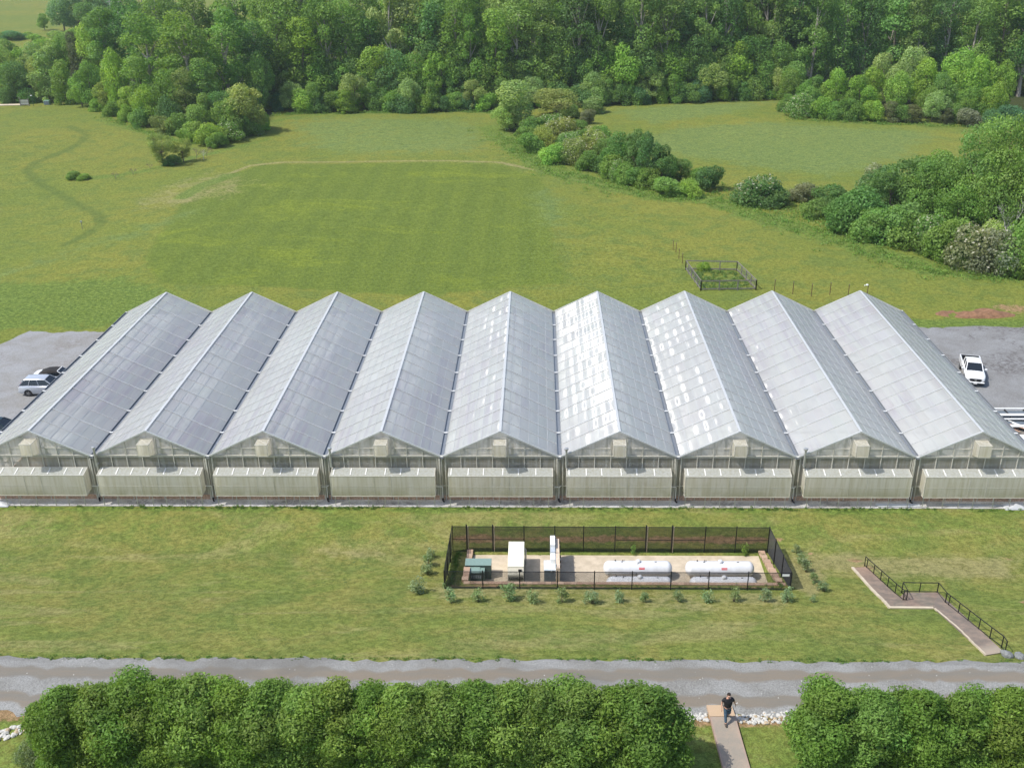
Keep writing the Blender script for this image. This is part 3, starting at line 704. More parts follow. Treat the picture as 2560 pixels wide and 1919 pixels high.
# ---------------------------------------------------------------- fenced utility yard
def zt(x, y): return float(terr(x, y))
pad = MB().box((PX0+.0, PY0+.0, -.015), (PX1-.0, PY1, .05)); o = pad.build('concrete_pad', M['concrete']); tag(o, kind='structure')
def blocks(name, items, parent=None):     # items: (corner a, corner b) boxes with a shade each
    b = MB(); cols = []; r = np.random.default_rng(5)
    for a, c in items:
        b.box(a, c); s = r.uniform(.7, 1.15); h = r.uniform(0, 1)
        base = np.array([.34, .20, .135])*(1-h)+np.array([.55, .40, .29])*h
        cols += [list(np.clip(base*s, 0, 1))+[1]]*8
    o = b.build(name, M['block'], parent)
    at = o.data.color_attributes.new('lc', 'FLOAT_COLOR', 'POINT'); at.data.foreach_set('color', np.array(cols, np.float32).ravel())
    return o
it = []
x = PX0-.32
while x < PX1+.3:
    w = .42; zt_ = zt(x, PY0-.2)+.02
    n = int(zt_/.2)+1
    for j in range(n): it.append(((x+.01, PY0-.31, j*.2-.1), (x+w-.01, PY0-.01-(j%2)*.012, min(j*.2+.095, zt_+.06))))
    x += w
w1 = blocks('retaining_wall', it); tag(w1, 'brown block retaining wall along the camera side of the fenced concrete pad', 'wall', 'block walls of the fenced yard')
for s, X0, lab in ((-1, PX0, 'stepped brown block wall beside the green transformer'), (1, PX1, 'stepped tan block wall at the end beside the white tanks')):
    it = []; y = PY0+.0
    while y < PY1-.1:
        zt_ = max(.22, round((zt(X0, y+.2)+.25)/.2)*.2); n = int(zt_/.2+.01)
        for j in range(n): it.append(((X0+s*.02, y+.01, j*.2-.05), (X0+s*(.42+.03*(j % 2)), y+.41, j*.2+.145)))
        y += .42
    w2 = blocks('retaining_wall', it); tag(w2, lab, 'wall', 'block walls of the fenced yard')
fc = tag(empty('chain_link_fence', ((XF0+XF1)/2, YF, zt((XF0+XF1)/2, YF))), 'black chain-link fence with dark screening around the tanks and generator', 'fence')
FO = tuple(fc.location)
def ftop(y): return lerp(2.98, 2.25, (y-YF)/(YB-YF))
def fpost(x, y, r=.035, extra=.06, mat='black', dz=0):
    b = MB(); z0 = zt(x, y)-.15 if y < YB+.01-.5 else -.05
    if PY0 < y < PY1+.5 and XF0+.3 < x < XF1-.3: z0 = -.05
    b.tube([(x, y, z0), (x, y, ftop(y)+extra)], r, 8); b.ball((x, y, ftop(y)+extra), r*1.2, 8, 4); b.build('post', M[mat], fc, FO)
nf = 9
px_front = [XF0+(XF1-XF0)*(u-1110)/(1978-1110) for u in (1110, 1207, 1300, 1395, 1487.5, 1582, 1679, 1773.5, 1871, 1977)]
for x in px_front: fpost(x, YF)
px_rear = []
for u in (1132.5, 1310, 1387, 1459, 1538, 1763, 1840, 1920): px_rear.append(PZ(u, 1350, 1.2)[0])
px_rear[0] = XF0; px_rear[-1] = XF1
for x in px_rear: fpost(x, YB)
gates = [(PZ(1166.5, 1350, 1.2)[0], PZ(1232, 1350, 1.2)[0]), (PZ(1615, 1350, 1.2)[0], PZ(1680, 1350, 1.2)[0])]
for ga, gb in gates:
    for x in (ga, gb): fpost(x, YB, .05, .12); fpost(x+.10, YB, .03, .0, 'tan')
for y in (lerp(YF, YB, .36), lerp(YF, YB, .70)):
    for x in (XF0, XF1): fpost(x, y)
def frail(p, q, r=.022): MB().tube([p, q], r, 6).build('rail', M['black'], fc, FO)
frail((XF0, YF, ftop(YF)), (XF1, YF, ftop(YF))); frail((XF0, YB, ftop(YB)), (XF1, YB, ftop(YB)))
frail((XF0, YF, ftop(YF)), (XF0, YB, ftop(YB))); frail((XF1, YF, ftop(YF)), (XF1, YB, ftop(YB)))
frail((XF0, YF, zt(XF0, YF)+.12), (XF1, YF, zt(XF1, YF)+.12))
for a, c in ((XF0, gates[0][1]), (gates[0][1], px_rear[1]), (PZ(1540, 1350, 1.2)[0], gates[1][1]), (gates[1][1], px_rear[5]), (px_rear[6], XF1)): frail((a, YB+.03, 1.15), (c, YB+.03, 1.15), .022)
def chain(p, q, zb0, zb1, zt0, zt1, step=.085, wr=.0075):
    """diagonal wires between two ground points p and q; real thin wires"""
    b = MB(); n = math.hypot(q[0]-p[0], q[1]-p[1]); H = max(zt0-zb0, zt1-zb1)
    def pt(s, z):
        t = s/n; return (lerp(p[0], q[0], t), lerp(p[1], q[1], t), z)
    s = -H
    while s < n:
        for d in (1, -1):
            s0, s1 = (s, s+H) if d > 0 else (s+H, s)
            lo = lambda t: lerp(zb0, zb1, t/n); hi = lambda t: lerp(zt0, zt1, t/n)
            a = max(0, min(s0, s1)); c = min(n, max(s0, s1))
            if c-a < .02: continue
            za = zb0+(a-s0)*d; zc = zb0+(c-s0)*d
            P0, P1 = pt(a, za), pt(c, zc)
            b.beam(P0, P1, wr*1.6, wr)
        s += step
    return b
zf = zt(XF0, YF)+.1
chain((XF0, YF+.02), (XF1, YF+.02), zf, zf, ftop(YF), ftop(YF), .082, .0085).build('chain_link', M['black'], fc, FO)
chain((XF0, YB-.03), (XF1, YB-.03), .08, .08, ftop(YB), ftop(YB), .12, .008).build('chain_link', M['black'], fc, FO)
def screen(p, q, zb0, zb1, zt0, zt1, mat, nx=24):
    b = MB(); vs = []; fs = []
    for i in range(nx+1):
        t = i/nx; w = .012*math.sin(i*2.1)
        x, y = lerp(p[0], q[0], t)+(w if abs(q[0]-p[0]) < .1 else 0), lerp(p[1], q[1], t)+(w if abs(q[1]-p[1]) < .1 else 0)
        vs += [(x, y, lerp(zb0, zb1, t)), (x, y, lerp(zt0, zt1, t))]
    for i in range(nx): fs.append((2*i, 2*i+2, 2*i+3, 2*i+1))
    b.add(vs, fs); b.build('privacy_screen', mat, fc, FO)
screen((XF0, YB+.05), (XF1, YB+.05), .10, .10, ftop(YB)-.03, ftop(YB)-.03, M['screen'], 60)
for x in (XF0-.04, XF1+.04):
    screen((x, YF), (x, YB), zt(x, YF)+.03, .10, ftop(YF)-.03, ftop(YB)-.03, M['screen_solid'], 14)
sg = MB().box((XF1-.62, YF-.05, ftop(YF)-.24), (XF1-.16, YF-.04, ftop(YF)-.07)).build('notice_plate', M['ink'], fc, FO)
# transformer
def thing(name, loc, label, cat, group=None, rz=0.): return tag(empty(name, loc, rz), label, cat, group)
tx0, tx1 = PZ(1163.7, 1405, 1.2)[0], PZ(1228, 1405, 1.2)[0]; ty = PZ(1190, 1412, 1.2)[1]; tyb = ty+.80
t = thing('pad_transformer', ((tx0+tx1)/2, ty, .05), 'dark green pad-mounted transformer standing in the corner of the fenced yard', 'transformer'); O = tuple(t.location)
MB().box((tx0, ty, .05), (tx1, tyb, 1.17)).build('tank_cabinet', M['green'], t, O, bevel=.015)
M['green_lit'] = simple('painted_sunlit_green', (.20, .29, .26), .4, 0, .06)  # sunlight on the transformer's upper faces painted as a paler green
MB().box((tx0-.02, ty-.03, 1.172), (tx1+.02, tyb+.02, 1.21)).build('lid', M['green_lit'], t, O, bevel=.01)
cx1 = lerp(tx0, tx1, .76)
MB().box((tx0+.02, ty-.52, .05), (cx1, ty-.004, .93)).build('cable_cabinet', M['green'], t, O, bevel=.015)
MB().hexa([(tx0, ty-.56, .932), (cx1-.32, ty-.56, .932), (cx1-.32, ty-.005, 1.03), (tx0, ty-.005, 1.03), (tx0, ty-.56, .96), (cx1-.32, ty-.56, .96), (cx1-.32, ty-.005, 1.06), (tx0, ty-.005, 1.06)]).build('hood', M['green_lit'], t, O)
MB().box((cx1-.30, ty-.56, .935), (cx1, ty-.005, 1.0)).build('hood', M['green_lit'], t, O)
b = MB()
for j in range(7): b.box((tx0+.28+j*.13, ty-.54, .48), (tx0+.33+j*.13, ty-.522, .72))
b.build('louvre', M['grey_cab'], t, O)
# generator
gx0, gx1 = PZ(1270.5, 1380, 1.8)[0], PZ(1310.5, 1380, 1.8)[0]; gyb = PZ(1290, 1352.5, 1.8)[1]; gyf = PZ(1290, 1415, 1.8)[1]
t = thing('generator', ((gx0+gx1)/2, (gyb+gyf)/2, .05), 'long cream standby generator with a flat sunlit top inside the fence', 'generator'); O = tuple(t.location)
MB().box((gx0-.04, gyf-.35, .05), (gx1+.04, gyb+.05, .20)).build('base_frame', M['black'], t, O)
MB().box((gx0, gyf, .204), (gx1, gyb, 1.8)).build('enclosure', M['beige'], t, O, bevel=.03)
b = MB().hexa([(gx0+.02, gyf-.33, .204), (gx1-.02, gyf-.33, .204), (gx1-.02, gyf-.005, .204), (gx0+.02, gyf-.005, .204), (gx0+.02, gyf-.33, 1.32), (gx1-.02, gyf-.33, 1.32), (gx1-.02, gyf-.005, 1.72), (gx0+.02, gyf-.005, 1.72)])
nose = b.build('air_outlet', M['beige_shaded'], t, O)
b = MB()
for j in range(12): b.box((gx0+.08+j*.078, gyf-.34, .35), (gx0+.10+j*.078, gyf-.332, 1.2))
b.build('grille', M['black'], nose, None).location = (-O[0], -O[1], -O[2])
MB().box((gx1-.38, gyf-.20, 1.50), (gx1-.16, gyf-.10, 1.64)).build('control_window', M['black'], nose, None).location = (-O[0], -O[1], -O[2])
def text_mesh(s, size, name, mat, parent, loc, rot, depth=.004):
    cu = bpy.data.curves.new(name, 'FONT'); cu.body = s; cu.size = size; cu.align_x = 'CENTER'; cu.align_y = 'CENTER'; cu.extrude = depth
    o = bpy.data.objects.new(name, cu); COL.objects.link(o); dg = bpy.context.evaluated_depsgraph_get()
    me = bpy.data.meshes.new_from_object(o.evaluated_get(dg)); bpy.data.objects.remove(o); me.materials.clear(); me.materials.append(mat)
    q = link(name, me, parent); q.location = loc; q.rotation_euler = rot; return q
text_mesh('KOHLER', .27, 'lettering', M['black'], t, ((gx0+gx1)/2-O[0]+.02, gyf-.36-O[1], 1.05-O[2]), (R(90), 0, 0), .01)
MB().tube([(gx1+.10, gyb-.5, .2), (gx1+.10, gyb-.5, 1.4), (gx1+.02, gyb-.5, 1.55)], .05, 8).build('conduit', M['galv'], t, O)
# switchgear rack, seen end on
rx0 = PZ(1376, 1380, 1.8)[0]; rx1 = PZ(1388, 1380, 1.8)[0]; rx2 = PZ(1399, 1400, 1.5)[0]
Yr = lambda v, z: PZ(1385, v, z)[1]
t = thing('switchgear_rack', (rx1, Yr(1390, 1.7), .05), 'tall thin rack of grey electrical boxes on a tan backing panel', 'electrical rack'); O = tuple(t.location)
ya, yb_ = Yr(1345, 1.75), Yr(1424.6, 1.55)
MB().box((rx1+.04, yb_, .5), (rx2, ya, 1.72)).build('backing_panel', M['tan'], t, O)
b = MB()
for y in (ya-.12, (ya+yb_)/2, yb_+.12): b.box((rx1+.02, y-.03, .05), (rx1+.08, y+.03, 1.95))
for z in (.8, 1.3, 1.7): b.box((rx1-.01, yb_, z), (rx1+.035, ya, z+.04))
b.build('strut', M['galv'], t, O)
b = MB()
for j in range(6): y = lerp(ya-.3, yb_+.3, j/5); b.box((rx2+.001, y-.05, 1.55), (rx2+.09, y+.05, 1.726))
b.build('junction_box', M['black'], t, O)
seq = [(1337.6, 1361, 2.05, 'white_metal'), (1362, 1379, 1.85, 'grey_cab'), (1381, 1398, 1.75, 'white_metal')]
for v0, v1, z, m in seq:
    MB().box((rx0, Yr(v1, z), .55), (rx1, Yr(v0, z)-.02, z)).build('electrical_box', M[m], t, O, bevel=.01)
cx0, cxb = PZ(1360.5, 1412, 1.4)[0], PZ(1390, 1412, 1.4)[0]; cyb, cyf = PZ(1375, 1400, 1.4)[1], PZ(1375, 1423, 1.4)[1]
t = thing('switch_cabinet', ((cx0+cxb)/2, cyf, .05), 'blue-grey steel cabinet with a pale sloping lid in front of the rack', 'cabinet'); O = tuple(t.location)
M['slate'] = simple('slate_enamel', (.13, .16, .19), .45); M['pale_blue'] = simple('pale_blue_enamel', (.60, .68, .74), .35)
MB().box((cx0, cyf, .05), (cxb, cyb, 1.33)).build('cabinet_body', M['slate'], t, O, bevel=.01)
MB().box((cx0-.02, cyf-.04, 1.334), (cxb+.02, cyb+.02, 1.39)).build('lid', M['pale_blue'], t, O)
MB().box((lerp(cx0, cxb, .55), cyf-.05, 1.20), (lerp(cx0, cxb, .65), cyf-.01, 1.32)).build('latch', M['alu'], t, O)
# propane tanks
def tank(x0, x1, y, label, pipe=False):
    r = .52; zc = .30+r; xm = (x0+x1)/2; Lh = (x1-x0)/2
    t = thing('propane_tank', (xm, y, .05), label, 'gas tank', 'propane tanks on the concrete pad')
    pts = []; rad = []
    for i in range(9): a = i/8*math.pi/2; pts.append((-Lh+.40*(1-math.sin(a)), 0, zc-.05)); rad.append(max(.004, r*math.sin(a)**.9 if i else .004))
    pts2 = [(-p[0], p[1], p[2]) for p in pts[::-1]]; 
    ptsA = [( -Lh+.40*(1-math.cos(i/8*math.pi/2)), 0, zc-.05) for i in range(9)]; radA = [max(.004, r*math.sin(i/8*math.pi/2)) for i in range(9)]
    P_ = ptsA+[(-p[0], 0, p[2]) for p in ptsA[::-1]]; R_ = radA+radA[::-1]
    MB().tube(P_, R_, 28, False).build('vessel', M['tank'], t, smooth=True)
    b = MB(); b.tube([(.02, 0, zc+r-.10), (.02, 0, zc+r+.02)], .17, 16); b.ball((.02, 0, zc+r+.02), (.175, .175, .12), 16, 8)
    b.build('valve_dome', M['tank'], t, smooth=True)
    for dx in (-1.15, 1.15):
        b = MB(); b.box((dx-.06, -.40, 0), (dx+.06, .40, .30)); b.box((dx-.12, -.45, 0), (dx+.12, .45, .05)); b.build('leg', M['grey_cab'], t)
    b = MB()
    for dx in (-1.55, -.95, -1.05): b.tube([(dx, .12, zc+r-.09), (dx, .12, zc+r+.03)], .022 if dx != -1.55 else .04, 8)
    b.box((-1.15, -.04, zc+r-.055), (-1.02, .04, zc+r-.04)); b.box((1.15, -.03, zc+r-.055), (1.3, .03, zc+r-.035)); b.build('fitting', M['black'], t)
    b = MB(); n = 8; vs = []
    for i in range(n+1):
        a = R(24)+R(16)*i/n
        for x in (.05, .44): vs.append((x+.0, -math.cos(a)*(r+.006), zc-.05+math.sin(a)*(r+.006)))
    b.add(vs, [(2*i, 2*i+1, 2*i+3, 2*i+2) for i in range(n)]); lb = b.build('label_plate', M['red'], t)
    a = R(32.5); text_mesh('PROPANE', .082, 'lettering', M['ink'], lb, (.245, -math.cos(a)*(r+.012), zc-.05+math.sin(a)*(r+.012)), (R(90)-a, 0, 0), .002)
    if pipe: MB().tube([(.05, -.1, zc+r+.02), (-.10, -.34, zc+.30), (-.14, -.52, zc-.1), (-.14, -.56, .1)], .014, 6).build('hose', M['black'], t)
    return t
TY = PZ(1600, 1418, .87)[1]
def txr(u0, u1, y, z=.8):
    a, c = PY(u0, 1420, y), PY(u1, 1420, y); s = (z-a[2]); return a[0], c[0]
a, c = PZ(1508, 1420, .8)[0], PZ(1680, 1420, .8)[0]; tank(a, c, TY, 'white propane tank in the far row, beside the electrical rack', True)
a, c = PZ(1712.5, 1420, .8)[0], PZ(1884.5, 1420, .8)[0]; tank(a, c, TY, 'white propane tank in the far row, nearest the tan block wall')
TY2 = TY-1.86
a, c = PZ(1515, 1448, 1.1)[0], PZ(1681, 1448, 1.1)[0]; tank(a, c, TY2, 'near-row propane tank half hidden behind the fence mesh, beside the rack')
a, c = PZ(1723, 1448, 1.1)[0], PZ(1893, 1448, 1.1)[0]; tank(a, c, TY2, 'near-row propane tank half hidden behind the fence mesh, nearest the tan wall')
# dark weathered logs / rocks at the corner of the pad wall
def rock_mesh(seed, n=1):
    r = np.random.default_rng(seed); b = MB(); b.ball((0, 0, 0), 1, 9, 6)
    v = np.array(b.v); d = r.normal(size=(4, 3)); 
    for q in d: v *= (1+.13*np.tanh(v@q)[:, None])
    v *= r.uniform(.92, 1.08, (len(v), 1)); b.v = [tuple(p) for p in v]; return b
rocks = []
for i in range(6):
    o = rock_mesh(i+1).build('riprap_stone', M['stone']); rocks.append(o.data)
    o2 = bpy.data.meshes.new_from_object(o); o2.materials.clear(); o2.materials.append(M['stone_tan']); rocks.append(o2); bpy.data.objects.remove(o)
def stone(x, y, s, label, group, me=None, name='riprap_stone', dz=0.25, cat='stone'):
    me = me or (random.choice(rocks[::2]) if random.random() < .82 else random.choice(rocks[1::2]))
    o = link(name, me); o.location = (x, y, zt(x, y)+s*dz); o.scale = (s*random.uniform(.8, 1.5), s*random.uniform(.8, 1.2), s*random.uniform(.55, .85))
    o.rotation_euler = (random.uniform(-.3, .3), random.uniform(-.3, .3), random.uniform(0, 6.28)); tag(o, label, cat, group); return o
# ---------------------------------------------------------------- ramp walk with rails
def walk_mat():
    t = NT('weathered_walk'); P = t.pos(); at = t.N('ShaderNodeAttribute', attribute_name='lc')
    n = t.noise(1.6, 5, .7, P)
    col = t.mix(t.math('MULTIPLY', t.ramp(n, .35, .7), .35), at.outputs['Color'], (.46, .33, .24, 1))
    f = t.noise(16, 3, .7, P); col = t.mix(1.0, col, t.mix(f, (.88, .88, .88, 1), (1.1, 1.1, 1.1, 1)), 'MULTIPLY')
    return t.done(t.pbsdf(col, .9, 0, .2, t.bump(f, .3, .02)))
M['walk'] = walk_mat()
def cc(u, v): return GP(2060+u*.22604, 1340+v*.22604)
def patch(name, quads, lift, n=14, m=10, colf=None):
    """quads of four ground corners joined into one draped slab with a skirt"""
    co = []; fc_ = []; cl = []
    for q in quads:
        q = [np.array(p[:2]) for p in q]; b0 = len(co)
        for j in range(m+1):
            for i in range(n+1):
                s, t_ = i/n, j/m; p = (q[0]*(1-s)+q[1]*s)*(1-t_)+(q[3]*(1-s)+q[2]*s)*t_
                co.append((p[0], p[1], zt(p[0], p[1])+lift)); cl.append(colf(s, t_, p) if colf else (.4, .4, .4, 1))
        for j in range(m):
            for i in range(n): a = b0+j*(n+1)+i; fc_.append((a, a+1, a+n+2, a+n+1))
        ring = [b0+i for i in range(n+1)]+[b0+j*(n+1)+n for j in range(1, m+1)]+[b0+m*(n+1)+i for i in range(n-1, -1, -1)]+[b0+j*(n+1) for j in range(m-1, 0, -1)]
        lo = len(co)
        for a in ring: p = co[a]; co.append((p[0], p[1], p[2]-lift-.15)); cl.append(cl[a])
        for k in range(len(ring)): fc_.append((ring[k], lo+k, lo+(k+1) % len(ring), ring[(k+1) % len(ring)]))
    me = bpy.data.meshes.new(name); me.from_pydata(co, [], fc_); me.materials.append(M['walk'])
    at = me.color_attributes.new('lc', 'FLOAT_COLOR', 'POINT'); at.data.foreach_set('color', np.array(cl, np.float32).ravel())
    return link(name, me)
def wc(s, t_, p):
    g = np.array([.175, .142, .115]); tn = np.array([.26, .17, .12]); k = max(0, 1-t_*2.2) if True else 0
    return tuple(g*(1-k*.8)+tn*k*.8)+(1,)
g0 = lambda s, t_, p: (.172+.015*math.sin(p[0]*3), .140, .112, 1)
def g2(s, t_, p): k = ss(.82, .95, t_); return tuple(np.array([.170, .142, .118])*(1-k)+np.array([.33, .28, .22])*k)+(1,)
A1, A2, A3, A4 = cc(320, 352), cc(468, 345), cc(870, 715), cc(735, 783)
B1, B2, B3, B4 = cc(862, 627), cc(1270, 628), cc(1225, 790), cc(735, 783)
A5 = cc(1005, 700)
o = patch('ramp_walk', [(A1, A2, cc(880, 640+75), cc(735, 783))], .06, colf=wc); tag(o, kind='structure')
o = patch('ramp_walk', [(cc(888, 627), B2, B3, cc(742, 783))], .065, colf=g0); tag(o, kind='structure')
o = patch('ramp_walk', [(cc(1205, 796), cc(1266, 634), cc(1990, 1290), cc(1790, 1322))], .07, 10, 30, g2); tag(o, kind='structure')
# pale kerb strips
def kerb(pts, w, lift, label=None):
    b = MB(); P_ = [cc(*p) for p in pts]; Q = []
    for a, c in zip(P_[:-1], P_[1:]):
        for i in range(12): Q.append(a+(c-a)*i/12)
    Q.append(P_[-1]); Q = [(p[0]+random.uniform(-.02, .02), p[1], zt(p[0], p[1])+lift) for p in Q]
    for a, c in zip(Q[:-1], Q[1:]): b.beam(a, (c[0], c[1], c[2]), w, .12)
    o = b.build('kerb', M['concrete']); tag(o, kind='structure')
kerb([(316, 352), (640, 700), (725, 795), (1205, 800)], .17, .045)
kerb([(1225, 806), (1500, 1040), (1785, 1320)], .10, .035)
def hrail(base_pts, label, extra=None, h=.80):
    P_ = [cc(*p) for p in base_pts]; Z_ = [zt(p[0], p[1]) for p in P_]
    o = P_[0]; t = thing('handrail', (o[0], o[1], Z_[0]), label, 'handrail', 'black pipe handrails along the ramp'); O = tuple(t.location)
    for p, z in zip(P_, Z_): MB().tube([(p[0], p[1], z-.1), (p[0], p[1], z+h)], .03, 6).build('post', M['black'], t, O)
    T = [(p[0], p[1], z+h) for p, z in zip(P_, Z_)]; MB().tube(T, .03, 6).build('top_rail', M['black'], t, O)
    T = [(p[0], p[1], z+.12) for p, z in zip(P_, Z_)]; MB().tube(T, .02, 6).build('lower_rail', M['black'], t, O)
    return t
hrail([(447, 330), (470, 354), (545, 424), (622, 492), (700, 562), (783, 638), (872, 714), (908, 714)], 'black pipe handrail along the upper leg of the ramp')
hrail([(1012, 718), (962, 628), (857, 622), (1052, 626), (1248, 627)][2:], 'black pipe handrail across the far side of the ramp landing')
hrail([(1340, 742), (1375, 770), (1482, 856), (1590, 942), (1706, 1035), (1830, 1132), (1960, 1232), (1998, 1290)], 'black pipe handrail along the lower leg of the ramp')
hrail([(908, 716), (858, 624)], 'short black pipe rail joining the two handrails at the ramp landing')
hrail([(1250, 628), (1338, 740)], 'short bent black rail at the outer corner of the ramp landing')
for (u, v, s, lb) in ((2040, 1330, .38, 'large grey boulder at the foot of the ramp handrail'), (2160, 1345, .36, 'grey boulder at the right edge beside the foot of the ramp')):
    p = cc(u, v); bm = bpy.data.meshes.new_from_object(rock_mesh(u).build('x', M['boulder'])); bpy.data.objects.remove(bpy.data.objects['x'])
    stone(p[0], p[1], s*.75, lb, None, bm, 'boulder', .4, 'boulder')
# ---------------------------------------------------------------- foreground walk and riprap
zz = lambda u, v: GP(1650+u*.18083, 1640+v*.18083)
o = patch('concrete_walk', [(zz(640, 712), zz(985, 712), zz(1040, 868), zz(686, 868))], .20, 8, 6, lambda s, t_, p: (.46, .335, .215, 1)); tag(o, kind='structure')
o = patch('concrete_walk', [(zz(686, 872), zz(1041, 872), zz(1330, 1880), zz(944, 1880))], .19, 10, 24, lambda s, t_, p: (.27+.06*(1 if (s < .07 or s > .93) else 0), .238, .195, 1)); tag(o, kind='structure')
random.seed(3)
for (u0, u1, v0, v1, n, lb, gp) in ((1045, 1800, 775, 930, 150, 'white riprap stone in the row right of the concrete walk', 'riprap stones right of the walk'), (300, 655, 790, 900, 60, 'white riprap stone in the row between the long hedge and the walk', 'riprap stones left of the walk')):
    for i in range(n):
        u = random.uniform(u0, u1); v = random.uniform(v0+(30 if random.random() < .4 else 0), v1)
        if u0 > 1000 and u < 1350: v = max(v, 830)
        p = zz(u, v); stone(p[0], p[1], random.choice((.045, .06, .075, .09, .11)), lb, gp)
for i in range(60):
    u = random.uniform(-14, 92); t_ = random.random(); vv = lerp(lerp(1822, 1808, min(1, max(0, u/90))), 1850-(u/90)*22, t_)
    p = GP(u, vv); stone(p[0], p[1], random.choice((.06, .08, .10, .13)), 'white riprap stone in the pile left of the long hedge', 'riprap stones at the left edge')
# ---------------------------------------------------------------- wooden pen and stakes in the field
pp = lambda u, v: GP(1690+u*.09946, 590+v*.09946)
c1, c2, c3, c4 = pp(620, 1375), pp(2005, 1355), pp(1525, 875), pp(240, 850)
PO = ((c1[0]+c2[0])/2, c1[1], zt(c1[0], c1[1]))
pen = thing('timber_pen', PO, 'grey timber rail pen enclosing weeds in the field behind the greenhouse', 'pen')
def penside(a, c, n, h=1.25):
    for i in range(n+1):
        p = a+(c-a)*i/n; z = zt(p[0], p[1])
        MB().box((p[0]-.06, p[1]-.06, z-.1), (p[0]+.06, p[1]+.06, z+h+.06)).build('post', M['wood'], pen, PO)
    for z_ in (.22, h):
        A = (a[0], a[1], zt(a[0], a[1])+z_); C_ = (c[0], c[1], zt(c[0], c[1])+z_); MB().beam(A, C_, .06, .13).build('rail', M['wood'], pen, PO)
penside(c1, c2, 3); penside(c2, c3, 4); penside(c3, c4, 3); penside(c4, c1, 5)
for q, (a, b_) in enumerate(((c1, c4), (c2, c3))):
    bb = MB(); 
    for i in range(1, 5): z = zt(a[0], a[1])+.22+i*.2; bb.beam((a[0], a[1], z), (b_[0], b_[1], zt(b_[0], b_[1])+.22+i*.2), .012)
    bb.build('wire', M['galv'], pen, PO)
gp_ = 'rusty steel stakes in the field'
def stake(u, v, h, label, lamp=False):
    p = GP(u, v); z = zt(p[0], p[1])
    t = thing('steel_stake', (p[0], p[1], z), label, 'stake', gp_)
    MB().box((-.035, -.03, -.1), (.035, .03, h)).build('stake_shaft', M['rust'], t)
    MB().box((-.045, -.035, h-.12), (.045, .035, h-.02)).build('stake_tip', M['wood'], t)
    if lamp:
        MB().ball((-.15, 0, h-.06), (.17, .13, .12), 10, 6).build('lamp_head', M['ink'], t, smooth=True); MB().ball((-.42, 0, h-.12), (.08, .07, .07), 8, 5).build('sensor', M['ink'], t)
words = ['first', 'second', 'third', 'fourth', 'fifth', 'sixth', 'seventh', 'eighth', 'ninth', 'tenth', 'eleventh', 'twelfth', 'thirteenth', 'fourteenth', 'fifteenth', 'sixteenth', 'seventeenth', 'eighteenth', 'nineteenth', 'twentieth', 'twenty-first', 'twenty-second', 'twenty-third', 'twenty-fourth', 'twenty-fifth', 'twenty-sixth', 'twenty-seventh', 'twenty-eighth', 'twenty-ninth', 'thirtieth'] + ['next']*40
for i, (u, v) in enumerate(((55, 160), (73, 177), (91, 214), (112, 243))): stake(1660+u*.4069, 560+v*.4069, 1.45, words[i]+' rusty stake from the far end of the line left of the pen')
for i, (u, v) in enumerate(((677, 416), (790, 430), (904, 444), (1018, 435), (1130, 446))): stake(1660+u*.4069, 560+v*.4069, 1.6, words[i]+' rusty stake from the pen in the row on its right')
stake(1660+1246*.4069, 560+446*.4069, 1.55, 'rusty stake carrying a white lamp at the end of the row', True)
p = GP(206, 572); t = thing('marker_post', (p[0], p[1], zt(p[0], p[1])), 'thin marker post with a small box alone in the left meadow', 'post')
MB().box((-.03, -.03, -.1), (.03, .03, 1.1)).build('shaft', M['wood'], t); MB().box((-.14, -.09, 1.0), (.12, .09, 1.25)).build('marker_box', M['galv'], t)
# red soil mound
p0 = GP(2352, 790); p1 = GP(2545, 790); n = 46; m = 22; xx = np.linspace(p0[0]-.5, p1[0]+.5, n); yy = np.linspace(p0[1]-.9, p0[1]+2.3, m)
XX, YY = np.meshgrid(xx, yy); e = np.clip(1-((XX-xx.mean())/(np.ptp(xx)/2))**2-((YY-yy.mean())/(np.ptp(yy)/2))**2, -.3, 1)
ZZ = terr(XX, YY)-.05+np.where(e > 0, np.sqrt(np.clip(e, 0, 1))*.5, e*.5)*(.1+1.3*vnoise(XX, YY, 1.6, 3))-.12*vnoise(XX, YY, .9, 13)+(vnoise(XX, YY, .5, 7)-.5)*.15*(e > 0)
M['clay'] = simple('red_clay', (.22, .12, .068), .95, 0, .2, 2.2, bump=.5)
tag(grid_mesh('soil_mound', XX, YY, ZZ, M['clay']), 'low mound of bare red clay beyond the right parking lot', 'soil mound')
for (u, v, s) in ((2368, 806, .5), (2418, 803, .3), (2520, 805, .5), (2535, 803, .3)): pass
# stuff lying at the foot of the greenhouse on the right
a, c = PZ(2180, 1258, .1), PZ(2302, 1260, .1)
t = thing('pipe_bundle', ((a[0]+c[0])/2, a[1], .04), 'bundle of long bright aluminium pipes lying on the gravel strip', 'pipes')
for j, dy in enumerate((0, .12, .25, .36)):
    MB().tube([(a[0]+random.uniform(0, .4), -.95+dy, .09+.01*j), (c[0]-random.uniform(0, .3), -.97+dy, .09)], .045, 8).build('pipe', M['alu'], t, tuple(t.location), smooth=False)
b = MB()
for j in range(3): b.tube([(PZ(2340+10*j, 1258, 0)[0]+i*1.0, -.62-.13*j+.10*math.sin(i*1.1+j), .08+.02*j) for i in range(7)], .022, 6)
tag(b.build('hose_coil', M['galv']), 'loose grey hoses trailing over the gravel strip under the last hood', 'hoses')
p = PZ(2535, 1262, .1); n = 26; xx = np.linspace(p[0]-.9, p[0]+.9, n); yy = np.linspace(-1.35, -.45, 14); XX, YY = np.meshgrid(xx, yy)
